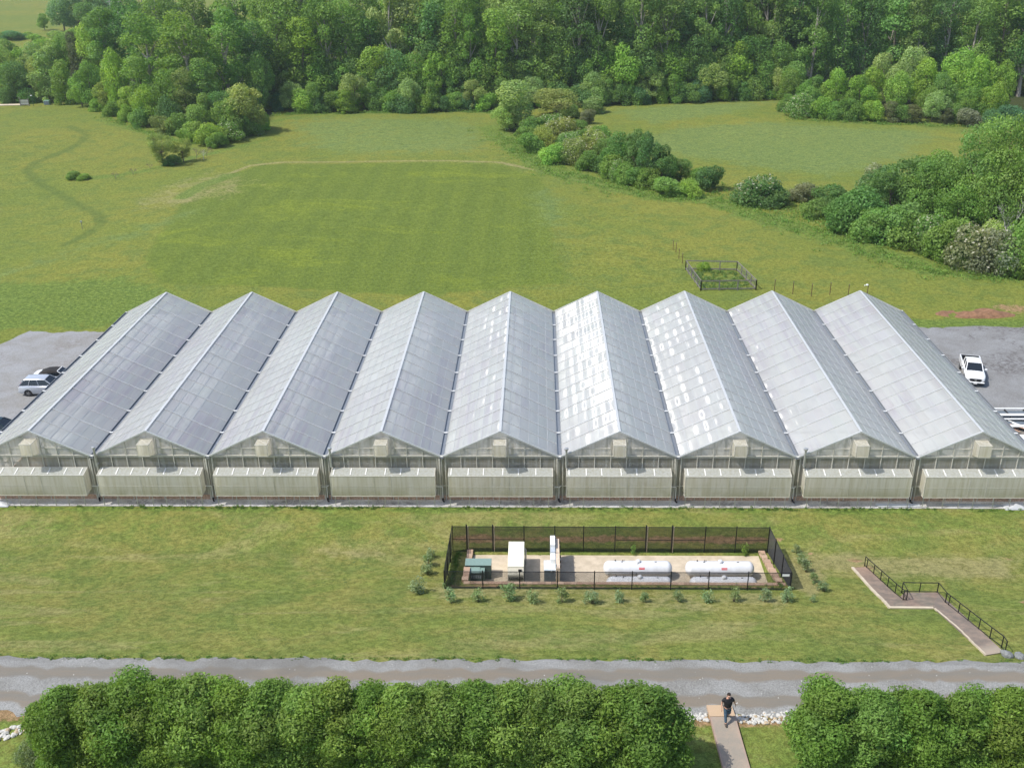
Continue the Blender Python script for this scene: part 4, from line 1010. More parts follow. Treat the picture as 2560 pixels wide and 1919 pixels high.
e = 1-np.maximum(np.abs(XX-p[0])/.9, np.abs(YY+.9)/.45); ZZ = .04+np.clip(e, 0, 1)**.6*.32*(.6+.7*vnoise(XX, YY, .3, 2))
tag(grid_mesh('plastic_sheet', XX, YY, ZZ, M['sheet']), 'crumpled white plastic sheet heaped on the gravel at the right edge', 'plastic sheet')
p = PZ(-6, 1262, .1); XX2 = XX-XX.mean()+p[0]; tag(grid_mesh('plastic_sheet', XX2, YY, ZZ, M['sheet']), 'crumpled white plastic sheet on the gravel at the left edge', 'plastic sheet')
# white bench frames and lumber beside the right end wall
def frame_rack(v0, label, dy):
    a = PZ(2478, v0, .8); t = thing('bench_frame', (a[0], a[1], .03), label, 'bench frame', 'white bench frames beside the greenhouse'); O = tuple(t.location); x0, x1 = a[0]-.8, a[0]+7
    y = a[1]
    MB().box((x0, y-.07, .72), (x1, y+.10, .80)).build('side_rail', M['white_metal'], t, O); MB().box((x0, y-dy, .72), (x1, y-dy+.36, .80)).build('side_rail', M['white_metal'], t, O)
    b = MB()
    for i in range(5): b.box((x0+.3+i*1.7, y-dy+.37, .60), (x0+.36+i*1.7, y-.08, .70))
    for i in range(5): b.box((x0+.3+i*1.7, y-.02, 0), (x0+.36+i*1.7, y+.04, .71)); b.box((x0+.3+i*1.7, y-dy+.1, 0), (x0+.36+i*1.7, y-dy+.16, .71))
    b.build('cross_bar', M['trim'], t, O)
    MB().box((x0+.1, y-dy+.38, .55), (x1-.1, y-.09, .57)).build('tray', M['slate'], t, O)
frame_rack(1020, 'white metal bench frame, the far one past the greenhouse corner', 1.45)
frame_rack(1046, 'white metal bench frame, the near one in front of the lumber', 1.55)
a = PZ(2520, 1058, .6)
t = thing('lumber_stack', (a[0]+2.5, a[1]-.5, .03), 'jumbled stack of brown boards and white offcuts beside the greenhouse', 'lumber'); O = tuple(t.location); rr2 = random.Random(4)
for j in range(26):
    x = a[0]+rr2.uniform(-.2, 5); y = a[1]-rr2.uniform(.0, 1.5); an = -.9+rr2.uniform(-.15, .15); l = rr2.uniform(.9, 1.8); z = .35+rr2.uniform(0, .35)
    MB().beam((x-math.cos(an)*l/2, y-math.sin(an)*l/2, z), (x+math.cos(an)*l/2, y+math.sin(an)*l/2, z+.03), .10, .04).build('board', M['lumber' if rr2.random() < .65 else 'white_metal'], t, O)
MB().box((a[0]-.6, a[1]-1.9, 0), (a[0]+6, a[1]+.1, .33)).build('pallet', M['wood'], t, O)
b = MB().box((a[0]-.1, a[1]-4.2, .02), (a[0]+6, a[1]-2.0, .55))
t = thing('storage_bin', (a[0]+3, a[1]-3, .03), 'low white bin with dark hand holes next to the lumber stack', 'bin')
MB().box((a[0]-.1, a[1]-4.2, .03), (a[0]+6, a[1]-2.05, .55)).build('bin_body', M['white_metal'], t, tuple(t.location), bevel=.03)
MB().box((a[0]+.8, a[1]-2.6, .552), (a[0]+1.4, a[1]-2.4, .556)).box((a[0]+1.3, a[1]-3.3, .552), (a[0]+1.7, a[1]-3.15, .556)).build('hand_hole', M['trim'], t, tuple(t.location))
# ---------------------------------------------------------------- person
def skin(name, vs, es, mat, parent, sub=2, root=0):
    me = bpy.data.meshes.new(name); me.from_pydata([v[:3] for v in vs], es, []); o = bpy.data.objects.new(name, me); COL.objects.link(o)
    m = o.modifiers.new('s', 'SKIN'); m.use_smooth_shade = True
    for i, d in enumerate(me.skin_vertices[0].data):
        r = vs[i][3]; d.radius = (r, vs[i][4] if len(vs[i]) > 4 else r); d.use_root = i == root
    s = o.modifiers.new('u', 'SUBSURF'); s.levels = sub; s.render_levels = sub
    dg = bpy.context.evaluated_depsgraph_get(); nm = bpy.data.meshes.new_from_object(o.evaluated_get(dg)); bpy.data.objects.remove(o)
    nm.materials.clear(); nm.materials.append(mat); nm.name = name
    return link(name, nm, parent)
fp = GP(1812, 1819); wz = zt(fp[0], fp[1])+.19
per = thing('person', (fp[0]+.10, fp[1]+.28, wz), 'man in a black polo shirt and blue jeans striding along the concrete walk', 'person')
V = [(0, 0, .95, .13, .10), (0, -.01, 1.10, .14, .11), (0, -.03, 1.28, .18, .13), (0, -.03, 1.42, .15, .10), (0, -.04, 1.50, .06), (0, -.06, 1.58, .06), (0, -.075, 1.66, .078, .092), (0, -.07, 1.74, .072, .085), (0, -.165, 1.665, .016),
     (-.19, -.02, 1.43, .065), (-.30, .03, 1.17, .046), (-.32, -.10, .94, .030), (-.325, -.13, .88, .036, .02),
     (.19, -.01, 1.43, .065), (.33, .07, 1.18, .046), (.42, .10, .97, .030), (.435, .09, .91, .036, .02),
     (-.10, -.02, .90, .10), (-.11, -.17, .50, .062), (-.10, -.27, .12, .045), (-.10, -.40, .045, .045, .03),
     (.10, .0, .90, .10), (.12, .01, .50, .062), (.11, .30, .22, .045), (.12, .31, .08, .045, .03)]
E_ = [(0,1),(1,2),(2,3),(3,4),(4,5),(5,6),(6,7),(6,8),(3,9),(9,10),(10,11),(11,12),(3,13),(13,14),(14,15),(15,16),(0,17),(17,18),(18,19),(19,20),(0,21),(21,22),(22,23),(23,24)]
def hand(i, s):
    bx, by, bz = V[i][:3]
    for j, (dx, l) in enumerate(((-.026, .062), (-.009, .072), (.009, .068), (.025, .055))):
        a = len(V); V.append((bx+dx*.5, by+dx, bz-.035, .0095)); V.append((bx+dx*.6, by+dx-.008, bz-.035-l*.55, .009)); V.append((bx+dx*.6-s*.012, by+dx-.018, bz-.035-l, .0075)); E_.extend([(i, a), (a, a+1), (a+1, a+2)])
    a = len(V); V.append((bx-s*.02, by-.040, bz-.005, .011)); V.append((bx-s*.03, by-.062, bz-.045, .009)); E_.extend([(i, a), (a, a+1)])
hand(12, -1); hand(16, 1)
body = skin('body', V, E_, M['skin'], per, 2)
for dx in (-.031, .031): MB().ball((dx, -.163, 1.685), (.012, .008, .008), 8, 5).build('eye', M['ink'], body, smooth=True)
MB().ball((0, -.160, 1.625), (.028, .008, .007), 8, 5).build('mouth', M['clay'], body, smooth=True)
skin('shirt', [(0, 0, .90, .205, .165), (0, -.01, 1.08, .215, .18), (0, -.035, 1.28, .235, .17), (0, -.03, 1.42, .17, .12), (0, -.04, 1.49, .075), (-.19, -.02, 1.42, .095), (-.275, .02, 1.24, .082), (.19, -.01, 1.42, .095), (.29, .045, 1.24, .082)],
     [(0,1),(1,2),(2,3),(3,4),(3,5),(5,6),(3,7),(7,8)], M['shirt'], per, 2)
skin('jeans', [(0, 0, 1.0, .175, .14), (-.10, -.02, .84, .125), (-.11, -.17, .50, .082), (-.10, -.27, .14, .068), (.10, 0, .84, .125), (.12, .01, .50, .082), (.11, .29, .24, .066)],
     [(0,1),(1,2),(2,3),(0,4),(4,5),(5,6)], M['jeans'], per, 2)
for a, c in (((-.10, -.27, .07), (-.10, -.46, .045)), ((.115, .31, .16), (.12, .27, .03))):
    b = MB(); b.tube([(a[0], a[1]+.04, a[2]), (a[0], a[1], a[2]+.02), ((a[0]+c[0])/2, (a[1]+c[1])/2, (a[2]+c[2])/2+.01), c], [.045, .06, .055, .035], 10); b.build('boot', M['boot'], per, smooth=True)
b = MB(); b.ball((0, -.045, 1.755), (.090, .100, .062), 14, 8); b.ball((0, -.01, 1.70), (.088, .080, .09), 12, 8); b.build('hair', M['hair'], per, smooth=True)
for s in (-1, 1): MB().ball((s*.092, -.06, 1.665), (.014, .025, .032), 8, 6).build('ear', M['skin'], body, smooth=True)
MB().add([(-.05, -.115, 1.50), (.05, -.115, 1.50), (.0, -.158, 1.43), (-.07, -.10, 1.47), (.07, -.10, 1.47)], [(0, 3, 2), (0, 2, 1), (1, 2, 4)]).build('collar', M['shirt'], per)
per.rotation_euler = (0, 0, R(4))
# ---------------------------------------------------------------- cars
def loft(stations, mat, name, parent, smooth=True, close=True, bevel=0):
    n = len(stations[0]); b = MB(); vs = [p for s in stations for p in s]; fs = []
    for i in range(len(stations)-1):
        for k in range(n): a, c = i*n+k, i*n+(k+1) % n; fs.append((a, c, c+n, a+n))
    fs.append(tuple(range(n))[::-1]); fs.append(tuple(range((len(stations)-1)*n, len(stations)*n)))
    b.add(vs, fs); o = b.build(name, mat, parent, smooth=smooth)
    if smooth:
        try: o.data.set_sharp_from_angle(angle=R(38))
        except Exception: pass
    return o
def ring(x, w, zb, zs, zt_, wt=None, crown=.03):
    wt = wt or w*.86
    return [(x, -w*.93, zb), (x, -w, zb+.12), (x, -w*1.0, zs), (x, -wt, zt_), (x, -wt*.5, zt_+crown), (x, wt*.5, zt_+crown), (x, wt, zt_), (x, w*1.0, zs), (x, w, zb+.12), (x, w*.93, zb)]
def wheel(x, y, r, parent, w=.22):
    s = 1 if y > 0 else -1
    t = MB().tube([(x, y-s*w*.5, r), (x, y-s*w*.42, r), (x, y+s*w*.42, r), (x, y+s*w*.5, r)], [r*.94, r, r, r*.94], 24).build('tyre', M['tyre'], None, smooth=False)
    root = MB().tube([(x, y-s*w*.4, r), (x, y+s*w*.52, r)], r*.56, 20).build('wheel', M['alu_dark'], parent); t.parent = root
    b = MB()
    for k in range(5):
        a = k*2*math.pi/5; b.beam((x, y+s*w*.53, r), (x+math.cos(a)*r*.6, y+s*w*.53, r+math.sin(a)*r*.6), .07, .03, up=(0, 1, 0))
    b.tube([(x, y+s*w*.5, r), (x, y+s*w*.56, r)], r*.16, 10); b.build('rim', M['rim'], root)
def arch(x, y, r, parent):
    s = 1 if y > 0 else -1
    MB().tube([(x, y-s*.25, r), (x, y+s*.012, r)], r*1.16, 24).build('wheel_arch', M['trim'], parent)
def glass(pts, parent, name='window', mat='glass_dark'):
    MB().add(pts, [tuple(range(len(pts)))]).build(name, M[mat], parent)
def cabin(parent, rows, paint, wr, top='paint', wb=None):
    """rows: (xb, xt) pairs front to back at belt and roof height"""
    (xf, xft, xbt, xb, zb, zt_, w, wt) = rows
    # dark glass house as a closed body, roof slab and pillars on it
    b = MB(); b.add([(xb, -w, zb), (xf, -w, zb), (xf, w, zb), (xb, w, zb), (xbt, -wt, zt_), (xft, -wt, zt_), (xft, wt, zt_), (xbt, wt, zt_)], [(0,3,2,1),(4,5,6,7),(0,1,5,4),(1,2,6,5),(2,3,7,6),(3,0,4,7)])
    gl = b.build('glasshouse', M['glass_dark'], parent)
    b = MB()
    st = []
    for q, z in ((0, 0), (.12, .035), (.5, .055), (.88, .035), (1, 0)): 
        x = lerp(xft+.02, xbt-.02, q); st.append([(x, -wt-.015, zt_+z-.03), (x, -wt*.94, zt_+z+.02), (x, 0, zt_+z+.045), (x, wt*.94, zt_+z+.02), (x, wt+.015, zt_+z-.03)])
    loft(st, paint if top == 'paint' else M[top], 'roof', parent)
    b = MB()
    for s in (-1, 1):
        b.beam((xf, s*(w-.015), zb), (xft, s*(wt-.01), zt_), .07, .07); b.beam((xb, s*(w-.01), zb), (xbt, s*(wt-.01), zt_), .09, .09)
        b.beam((xf, s*(w-.0), zb), (xb, s*(w-.0), zb), .04, .05)
    for q in (.48,) if wr < 2 else (.40, .72):
        x0 = lerp(xf, xb, q); x1 = lerp(xft, xbt, q)
        for s in (-1, 1): b.beam((x0, s*(w+.0), zb), (x1, s*(wt+.0), zt_), .07, .03)
    b.build('pillar', paint, parent)
    return gl
def suv(loc, rz, label):
    t = thing('parked_car', loc, label, 'car', 'vehicles on the gravel lots', rz); p = M['car_silver']
    S = [ring(-2.24, .80, .42, .85, 1.02, .66), ring(-2.12, .88, .30, .95, 1.12, .78), ring(-1.4, .91, .24, .98, 1.12), ring(.2, .91, .24, .95, 1.08), ring(1.1, .91, .24, .93, 1.06), ring(1.8, .88, .25, .85, .98), ring(2.15, .80, .32, .72, .86), ring(2.26, .66, .42, .62, .74, .5)]
    body = loft(S, p, 'body', t)
    cabin(t, (1.15, .38, -1.62, -2.16, 1.08, 1.63, .80, .62), p, 2)
    for x in (-1.32, 1.36):
        for y in (-.80, .80): arch(x, y*1.135, .34, t); wheel(x, y, .34, t)
    for s in (-1, 1):
        MB().hexa([(-2.20, s*.70, .98), (-2.10, s*.83, .98), (-2.14, s*.86, .99), (-2.22, s*.72, .99), (-1.92, s*.62, 1.40), (-1.84, s*.68, 1.40), (-1.88, s*.70, 1.41), (-1.96, s*.64, 1.41)]).build('tail_lamp', M['tail_red'], t)
        MB().box((1.95, s*.56, .72), (2.22, s*.74, .86)).build('headlight', M['lamp_glass'], t, bevel=.02)
        MB().box((.72, s*.90, 1.08), (.86, s*1.08, 1.22)).build('mirror', p, t, bevel=.03)
        MB().beam((-1.55, s*.56, 1.70), (.2, s*.56, 1.70), .04, .05).build('roof_rail', M['alu_dark'], t)
        MB().box((-.12, s*.905, .72), (.02, s*.925, .75)).box((-1.0, s*.905, .74), (-.86, s*.925, .77)).build('door_handle', p, t)
    MB().box((-2.30, -.82, .34), (-2.1, .82, .56)).build('bumper', p, t, bevel=.04)
def convertible(loc, rz, label):
    t = thing('parked_car', loc, label, 'car', 'vehicles on the gravel lots', rz); p = M['car_white']
    S = [ring(-2.32, .62, .42, .70, .84, .5), ring(-2.22, .80, .30, .80, .95, .66), ring(-1.75, .89, .24, .86, 1.02, .76), ring(-1.0, .91, .22, .86, 1.0), ring(.4, .90, .22, .84, .96), ring(1.1, .90, .22, .82, .94), ring(1.8, .86, .25, .74, .86), ring(2.2, .74, .32, .62, .72), ring(2.3, .55, .4, .55, .62, .4)]
    loft(S, p, 'body', t)
    st = []
    for x, w, z in ((-1.70, .62, 1.02), (-1.30, .66, 1.20), (-.85, .64, 1.36), (-.2, .62, 1.41), (.32, .60, 1.38)):
        st.append([(x, -.80, .97), (x, -w-.05, (z+.97)/2+.08), (x, -w*.9, z), (x, 0, z+.035), (x, w*.9, z), (x, w+.05, (z+.97)/2+.08), (x, .80, .97)])
    loft(st, M['soft_top'], 'soft_top', t)
    glass([(1.05, -.72, .95), (1.05, .72, .95), (.36, .58, 1.385), (.36, -.58, 1.385)], t, 'windscreen')
    b = MB()
    for s in (-1, 1): b.beam((1.07, s*.74, .95), (.36, s*.60, 1.39), .06, .05)
    b.beam((.36, -.6, 1.40), (.36, .6, 1.40), .07, .04); b.beam((1.07, -.74, .955), (1.07, .74, .955), .05, .03); b.build('windscreen_frame', p, t)
    for s in (-1, 1):
        glass([(.85, s*.845, .95), (-.85, s*.845, .98), (-.55, s*.75, 1.22), (.35, s*.72, 1.30)], t, 'side_window')
        MB().box((.62, s*.90, .98), (.76, s*1.06, 1.10)).build('mirror', p, t, bevel=.03)
        MB().box((-2.28, s*.45, .70), (-2.18, s*.74, .84)).build('tail_lamp', M['tail_red'], t)
    for x in (-1.36, 1.36):
        for y in (-.80, .80): arch(x, y*1.13, .33, t); wheel(x, y, .33, t)
def sedan(loc, rz, label):
    t = thing('parked_car', loc, label, 'car', 'vehicles on the gravel lots', rz); p = M['car_teal']
    S = [ring(-2.3, .7, .42, .75, .90, .5), ring(-2.1, .86, .28, .86, 1.0), ring(-1.2, .90, .22, .9, 1.02), ring(.4, .90, .22, .88, .98), ring(1.5, .88, .25, .8, .9), ring(2.2, .72, .34, .62, .74)]
    loft(S, p, 'body', t); cabin(t, (1.1, .35, -1.1, -1.7, .98, 1.44, .78, .60), p, 1)
    for x in (-1.36, 1.36):
        for y in (-.80, .80): arch(x, y*1.12, .33, t); wheel(x, y, .33, t)
def pickup(loc, rz, label):
    t = thing('pickup_truck', loc, label, 'pickup truck', 'vehicles on the gravel lots', rz); p = M['car_white']
    S = [ring(-.95, .93, .42, 1.05, 1.16), ring(.75, .93, .40, 1.05, 1.14), ring(1.35, .93, .40, 1.02, 1.13), ring(2.1, .92, .42, .98, 1.09), ring(2.52, .86, .46, .90, 1.02, .74), ring(2.70, .74, .52, .78, .92, .60)]
    loft(S, p, 'body', t)
    b = MB()
    b.box((-2.68, -.95, .55), (-1.0, -.84, 1.20)).box((-2.68, .84, .55), (-1.0, .95, 1.20)).box((-2.72, -.95, .55), (-2.62, .95, 1.20)).box((-1.06, -.83, .55), (-.97, .83, 1.20))
    bed = b.build('cargo_bed', p, t, bevel=.02)
    MB().box((-2.61, -.835, .60), (-1.07, .835, .68)).build('bed_liner', M['trim'], bed)
    b = MB().box((-2.60, -.838, .66), (-1.08, -.80, 1.206)).box((-2.60, .80, .66), (-1.08, .838, 1.206)).box((-2.615, -.83, .66), (-2.56, .83, 1.206)).box((-1.11, -.83, .66), (-1.06, .83, 1.19)); b.build('liner_side', M['trim'], bed)
    cabin(t, (1.35, .62, -.78, -.95, 1.12, 1.72, .80, .66), p, 1)
    for x in (-1.75, 1.72):
        for y in (-.80, .80): arch(x, y*1.165, .40, t); wheel(x, y, .40, t, .26)
    for s in (-1, 1):
        MB().box((.92, s*.93, 1.14), (1.04, s*1.18, 1.32)).build('mirror', p, t, bevel=.04)
        MB().hexa([(2.42, s*.60, .86), (2.66, s*.60, .80), (2.50, s*.86, .82), (2.35, s*.88, .88), (2.40, s*.60, .97), (2.62, s*.60, .91), (2.48, s*.845, .93), (2.33, s*.87, .99)]).build('headlight', M['lamp_glass'], t)
        MB().box((2.50, s*.62, .50), (2.70, s*.80, .66)).build('fog_lamp', M['trim'], t)
        MB().box((-.1, s*.93, .98), (.1, s*.955, 1.02)).build('door_handle', M['trim'], t)
    b = MB(); vs = [(2.715, -.50, .86), (2.735, -.56, .74), (2.735, -.42, .60), (2.735, .42, .60), (2.735, .56, .74), (2.715, .50, .86)]
    b.add(vs+[(x-.08, y, z) for x, y, z in vs], [(0,1,2,3,4,5)]+[(i, (i+1) % 6, 6+(i+1) % 6, 6+i) for i in range(6)]); gr = b.build('grille', M['black_plastic'], t)
    b = MB(); 
    for k in range(14): a = k*2*math.pi/14; c = (k+1)*2*math.pi/14; b.beam((2.745, .10*math.cos(a), .745+.065*math.sin(a)), (2.745, .10*math.cos(c), .745+.065*math.sin(c)), .018)
    for k in range(10): a = k*2*math.pi/10; c = (k+1)*2*math.pi/10; b.beam((2.745, .035*math.cos(a), .745+.06*math.sin(a)), (2.745, .035*math.cos(c), .745+.06*math.sin(c)), .014)
    b.build('emblem', M['alu'], gr)
    MB().box((2.60, -.84, .44), (2.80, .84, .585)).build('bumper', p, t, bevel=.05)
    MB().box((2.805, -.16, .38), (2.815, .16, .53)).build('number_plate', M['ink'], t)
    glass([(2.45, -.3, 1.045), (2.45, .3, 1.045), (2.0, .3, 1.09), (2.0, -.3, 1.09)][:0] or [(2.44, -.1, .40), (2.44, .1, .40), (2.3, .1, .40), (2.3, -.1, .40)], t, 'skid_plate', 'trim')
q = PZ(72.6+1, 990, .0); suv((q[0]+1.32, q[1]+.80, .03), R(1.5), 'silver estate car with a rounded rear parked beside the left greenhouse wall')
q = PZ(84, 944, .6); convertible((q[0]+2.28, q[1]+.35, .03), R(1), 'white convertible with a closed black soft top behind the silver car')
q = PZ(6, 1066, 1.1); sedan((q[0]-.7, q[1]+.55, .03), R(2), 'dark teal car mostly cut off at the left edge by the greenhouse')
a = PZ(2424.6, 887.5, 1.2); c = PZ(2439.8, 947, .9); d = (c-a)[:2]; an = math.atan2(d[1], d[0]); m_ = (a+c)/2
pickup((m_[0], m_[1], .03), an, 'white pickup truck facing the camera on the right gravel lot')
print('pickup len', np.hypot(*d), math.degrees(an))
# ---------------------------------------------------------------- far small furniture
p = GP(63, 266); t = thing('wooden_rack', (p[0], p[1], zt(p[0], p[1])), 'small dark open wooden rack by the lane at the far left edge of the wood', 'rack'); 
MB().box((-1.2, -.1, 0), (-1.05, .1, 2.4)).box((1.0, -.1, 0), (1.15, .1, 2.0)).box((-1.1, -.06, .3), (1.1, .06, .5)).box((-1.1, -.06, .95), (1.1, .06, 1.1)).box((-1.1, -.06, 1.6), (1.1, .06, 1.72)).build('rack_frame', M['wood'], t)
MB().box((-1.04, -.04, .5), (1.0, .04, .94)).box((-1.04, -.04, 1.11), (1.0, .04, 1.58)).build('rack_panel', M['galv'], t)
p = GP(84, 266); t = thing('street_lamp', (p[0], p[1], zt(p[0], p[1])), 'slim post with a small white lamp beside the wooden rack', 'lamp')
MB().tube([(0, 0, 0), (0, 0, 2.6)], .05, 6).build('pole', M['green'], t); MB().ball((-.1, 0, 2.65), (.3, .2, .1), 8, 5).build('lamp_head', M['ink'], t)
p = GP(119, 262); t = thing('utility_box', (p[0], p[1], zt(p[0], p[1])), 'pale green utility box standing before the trees at far left', 'utility box')
MB().box((-.7, -.5, 0), (.7, .5, 1.1)).build('cabinet', M['util_green'], t, bevel=.04); MB().box((-.55, -.56, .1), (.6, -.505, .95)).build('door', M['slate'], t)
for (u, v, lb) in ((307, 60, 'wooden power pole with a crossarm, tops out above the left wood, nearer'), (290, 66, 'wooden power pole with a crossarm, farther left above the wood')):
    p = G2(u/K, 92); t = thing('power_pole', (p[0], p[1], zt(p[0], p[1])), lb, 'power pole'); h = 15.5
    MB().tube([(0, 0, 0), (0, 0, h)], [.2, .13], 8).build('pole', M['dead_wood'], t); MB().box((-1.3, -.08, h-.7), (1.3, .08, h-.5)).box((-1.0, -.08, h-2.2), (1.0, .08, h-2.05)).build('crossarm', M['dead_wood'], t)
# ---------------------------------------------------------------- vegetation
def foliage(seed, blobs, n, size, jit=.55, shell=(.62, 1.13), low=-.75, aspect=.62, hue=.10, drop=0.0, inner=.78):
    r = np.random.default_rng(seed); B = np.array(blobs, float); ar = (B[:, 3]*B[:, 4]+B[:, 4]*B[:, 5]+B[:, 3]*B[:, 5]); 
    k = r.choice(len(B), int(n*1.9), p=ar/ar.sum()); d = r.normal(size=(len(k), 3)); d /= np.linalg.norm(d, axis=1)[:, None]
    ok = d[:, 2] > low; k = k[ok]; d = d[ok]; rad = B[k, 3:6]; f = r.uniform(*shell, len(k))**1.0
    p = B[k, :3]+d*rad*f[:, None]
    keep = np.ones(len(k), bool)
    for j in range(len(B)):
        q = (p-B[j, :3])/B[j, 3:6]; keep &= ~((np.linalg.norm(q, axis=1) < inner) & (k != j))
    p = p[keep][:n]; k2 = k[keep][:n]; d2 = d[keep][:n]; rad = B[k2, 3:6]
    nn = d2/rad; nn /= np.linalg.norm(nn, axis=1)[:, None]; nn = nn+r.normal(size=nn.shape)*jit; nn[:, 2] += .15; nn /= np.linalg.norm(nn, axis=1)[:, None]
    t = np.cross(nn, r.normal(size=nn.shape)); t /= np.linalg.norm(t, axis=1)[:, None]+1e-9
    if drop: t[:, 2] -= drop; t -= nn*(t*nn).sum(1)[:, None]; t /= np.linalg.norm(t, axis=1)[:, None]+1e-9
    b = np.cross(nn, t); s = (size*r.uniform(.55, 1.35, len(p)))[:, None]
    c = np.stack([p-t*s*.5, p+b*s*aspect*.5+nn*s*.08, p+t*s*.5, p-b*s*aspect*.5+nn*s*.08], 1).reshape(-1, 3)
    fc = np.arange(len(p)*4).reshape(-1, 4)
    bl = r.uniform(1-hue*1.6, 1+hue*1.6, (len(B), 1))*np.array([[1, 1, 1]])+r.normal(size=(len(B), 3))*[[hue*.35, hue*.15, hue*.3]]
    lf = r.uniform(.74, 1.26, (len(p), 1)); col = bl[k2]*lf
    return c, fc, np.clip(np.repeat(col, 4, 0), .2, 1.8)
def fmesh(name, c, fc, col):
    me = bpy.data.meshes.new(name); mk_mesh(me, c, fc)
    at = me.color_attributes.new('lc', 'FLOAT_COLOR', 'POINT'); at.data.foreach_set('color', (col if col.shape[1] == 4 else np.concatenate([col, np.ones((len(col), 1))], 1)).astype(np.float32).ravel())
    me.materials.append(M['leaf']); return me
def cluster(seed, n, rx, ry, z0, z1, rb, shape):
    """blobs filling a crown: shape(t) gives the half width fraction at height fraction t"""
    r = np.random.default_rng(seed); out = []
    for i in range(n):
        t = (i+.5)/n if n > 3 else r.uniform(); t = np.clip(t+r.normal()*.05, 0, 1); w = shape(t)
        a = r.uniform(0, 6.283); q = math.sqrt(r.uniform(.15, 1))*w
        s = rb*r.choice([.5, .7, .9, 1.15, 1.45])*r.uniform(.9, 1.1)
        out.append((math.cos(a)*rx*q, math.sin(a)*ry*q, z0+(z1-z0)*t, s*r.uniform(.85, 1.2), s*r.uniform(.85, 1.2), s*r.uniform(.75, 1.15)))
    return out
def trunk_mesh(seed, h, r0, limbs, lean=.04, mat='bark', hi=.85):
    r = random.Random(seed); b = MB(); pts = []; x = y = 0
    for i in range(7):
        t = i/6; pts.append((x, y, h*hi*t)); x += r.uniform(-lean, lean)*h*.3; y += r.uniform(-lean, lean)*h*.3
    b.tube(pts, [r0*(1-.8*i/6) for i in range(7)], 7)
    for L_ in limbs:
        i = max(1, min(5, int(L_[2]/(h*hi)*6-1.2))); s = pts[i]; e = np.array(L_[:3]); m = (np.array(s)*.5+e*.5)+np.array([r.uniform(-.4, .4), r.uniform(-.4, .4), r.uniform(-.2, .5)])
        b.tube([s, tuple(m), tuple(e)], [r0*.38, r0*.24, r0*.07], 5)
    me = b.build('t', M[mat]); d = me.data; bpy.data.objects.remove(me); return d
PROTO = {}
def proto(kind, var, crown, trunk): PROTO.setdefault(kind, []).append((crown, trunk))
tall_shape = lambda t: .35+.65*math.sin(math.pi*min(1, .15+t*.85))**.7 if t < .97 else .3
for s in range(6):
    bl = cluster(100+s, 60 if s % 2 else 38, 4.3, 4.3, 5 if s % 2 else 3, 25.5, 1.8, lambda t: (.55+.5*math.sin(math.pi*(t*.8+.12)))*(1 if t < .85 else .6))
    c = fmesh('crown', *foliage(s, bl, 8600, .56, .7)); PROTO.setdefault('tall', []).append((c, trunk_mesh(s, 26, .52, bl[5::3], mat='pale_bark')))
for s in range(3):
    bl = cluster(130+s, 60, 5.6, 5.6, 2.5, 15.5, 1.65, lambda t: math.sin(math.pi*(.24+t*.62)))
    PROTO.setdefault('big', []).append((fmesh('crown', *foliage(20+s, bl, 15000, .36, .75)), trunk_mesh(25+s, 15, .36, bl[6::6])))
for s in range(3):                       # slender vine-hung trees, leaves down to the ground
    bl = cluster(150+s, 40, 2.5, 2.5, 1.5, 21, 1.35, lambda t: .5+.5*math.sin(math.pi*t)); PROTO.setdefault('vine', []).append((fmesh('crown', *foliage(30+s, bl, 5600, .48, .6, drop=.6)), trunk_mesh(40+s, 21, .3, bl[6::8])))
for s in range(5):
    bl = cluster(200+s, 34, 3.6, 3.6, 2.0, 9.2, 1.30, lambda t: math.sin(math.pi*(.22+t*.66)))
    PROTO.setdefault('round', []).append((fmesh('crown', *foliage(50+s, bl, 7000, .38, .75)), trunk_mesh(60+s, 9, .24, bl[4::5])))
for s in range(5):
    bl = cluster(300+s, 26, 1.75, 1.75, .45, 3.0, .78, lambda t: 1.0-.55*t*t)
    PROTO.setdefault('shrub', []).append((fmesh('shrub', *foliage(80+s, bl, 5200, .25, .8, low=-.95)), None))
for s in range(3):                       # upright soft conical young trees
    bl = cluster(400+s, 34, 1.6, 1.6, .6, 8.2, .95, lambda t: (1.05-.85*t)); PROTO.setdefault('cone', []).append((fmesh('crown', *foliage(100+s, bl, 5600, .30, .6, drop=.0)), trunk_mesh(70+s, 8, .14, [])))
def white_mix(c, fc, col, seed, frac=.12):
    r = np.random.default_rng(seed); n = len(fc); z = c.reshape(-1, 4, 3)[:, 0, 2]; zt_ = (z-z.min())/np.ptp(z)
    k = r.uniform(size=n) < frac*(.3+1.2*zt_); w = np.repeat(k, 4); col = np.concatenate([col, np.where(w, .15, 1.)[:, None]], 1); return c, fc, col
for s in range(3):
    bl = cluster(450+s, 26, 1.75, 1.75, .45, 3.2, .78, lambda t: 1.0-.5*t*t); PROTO.setdefault('blossom', []).append((fmesh('shrub', *white_mix(*foliage(120+s, bl, 4600, .24, .65, low=-.95), s)), None))
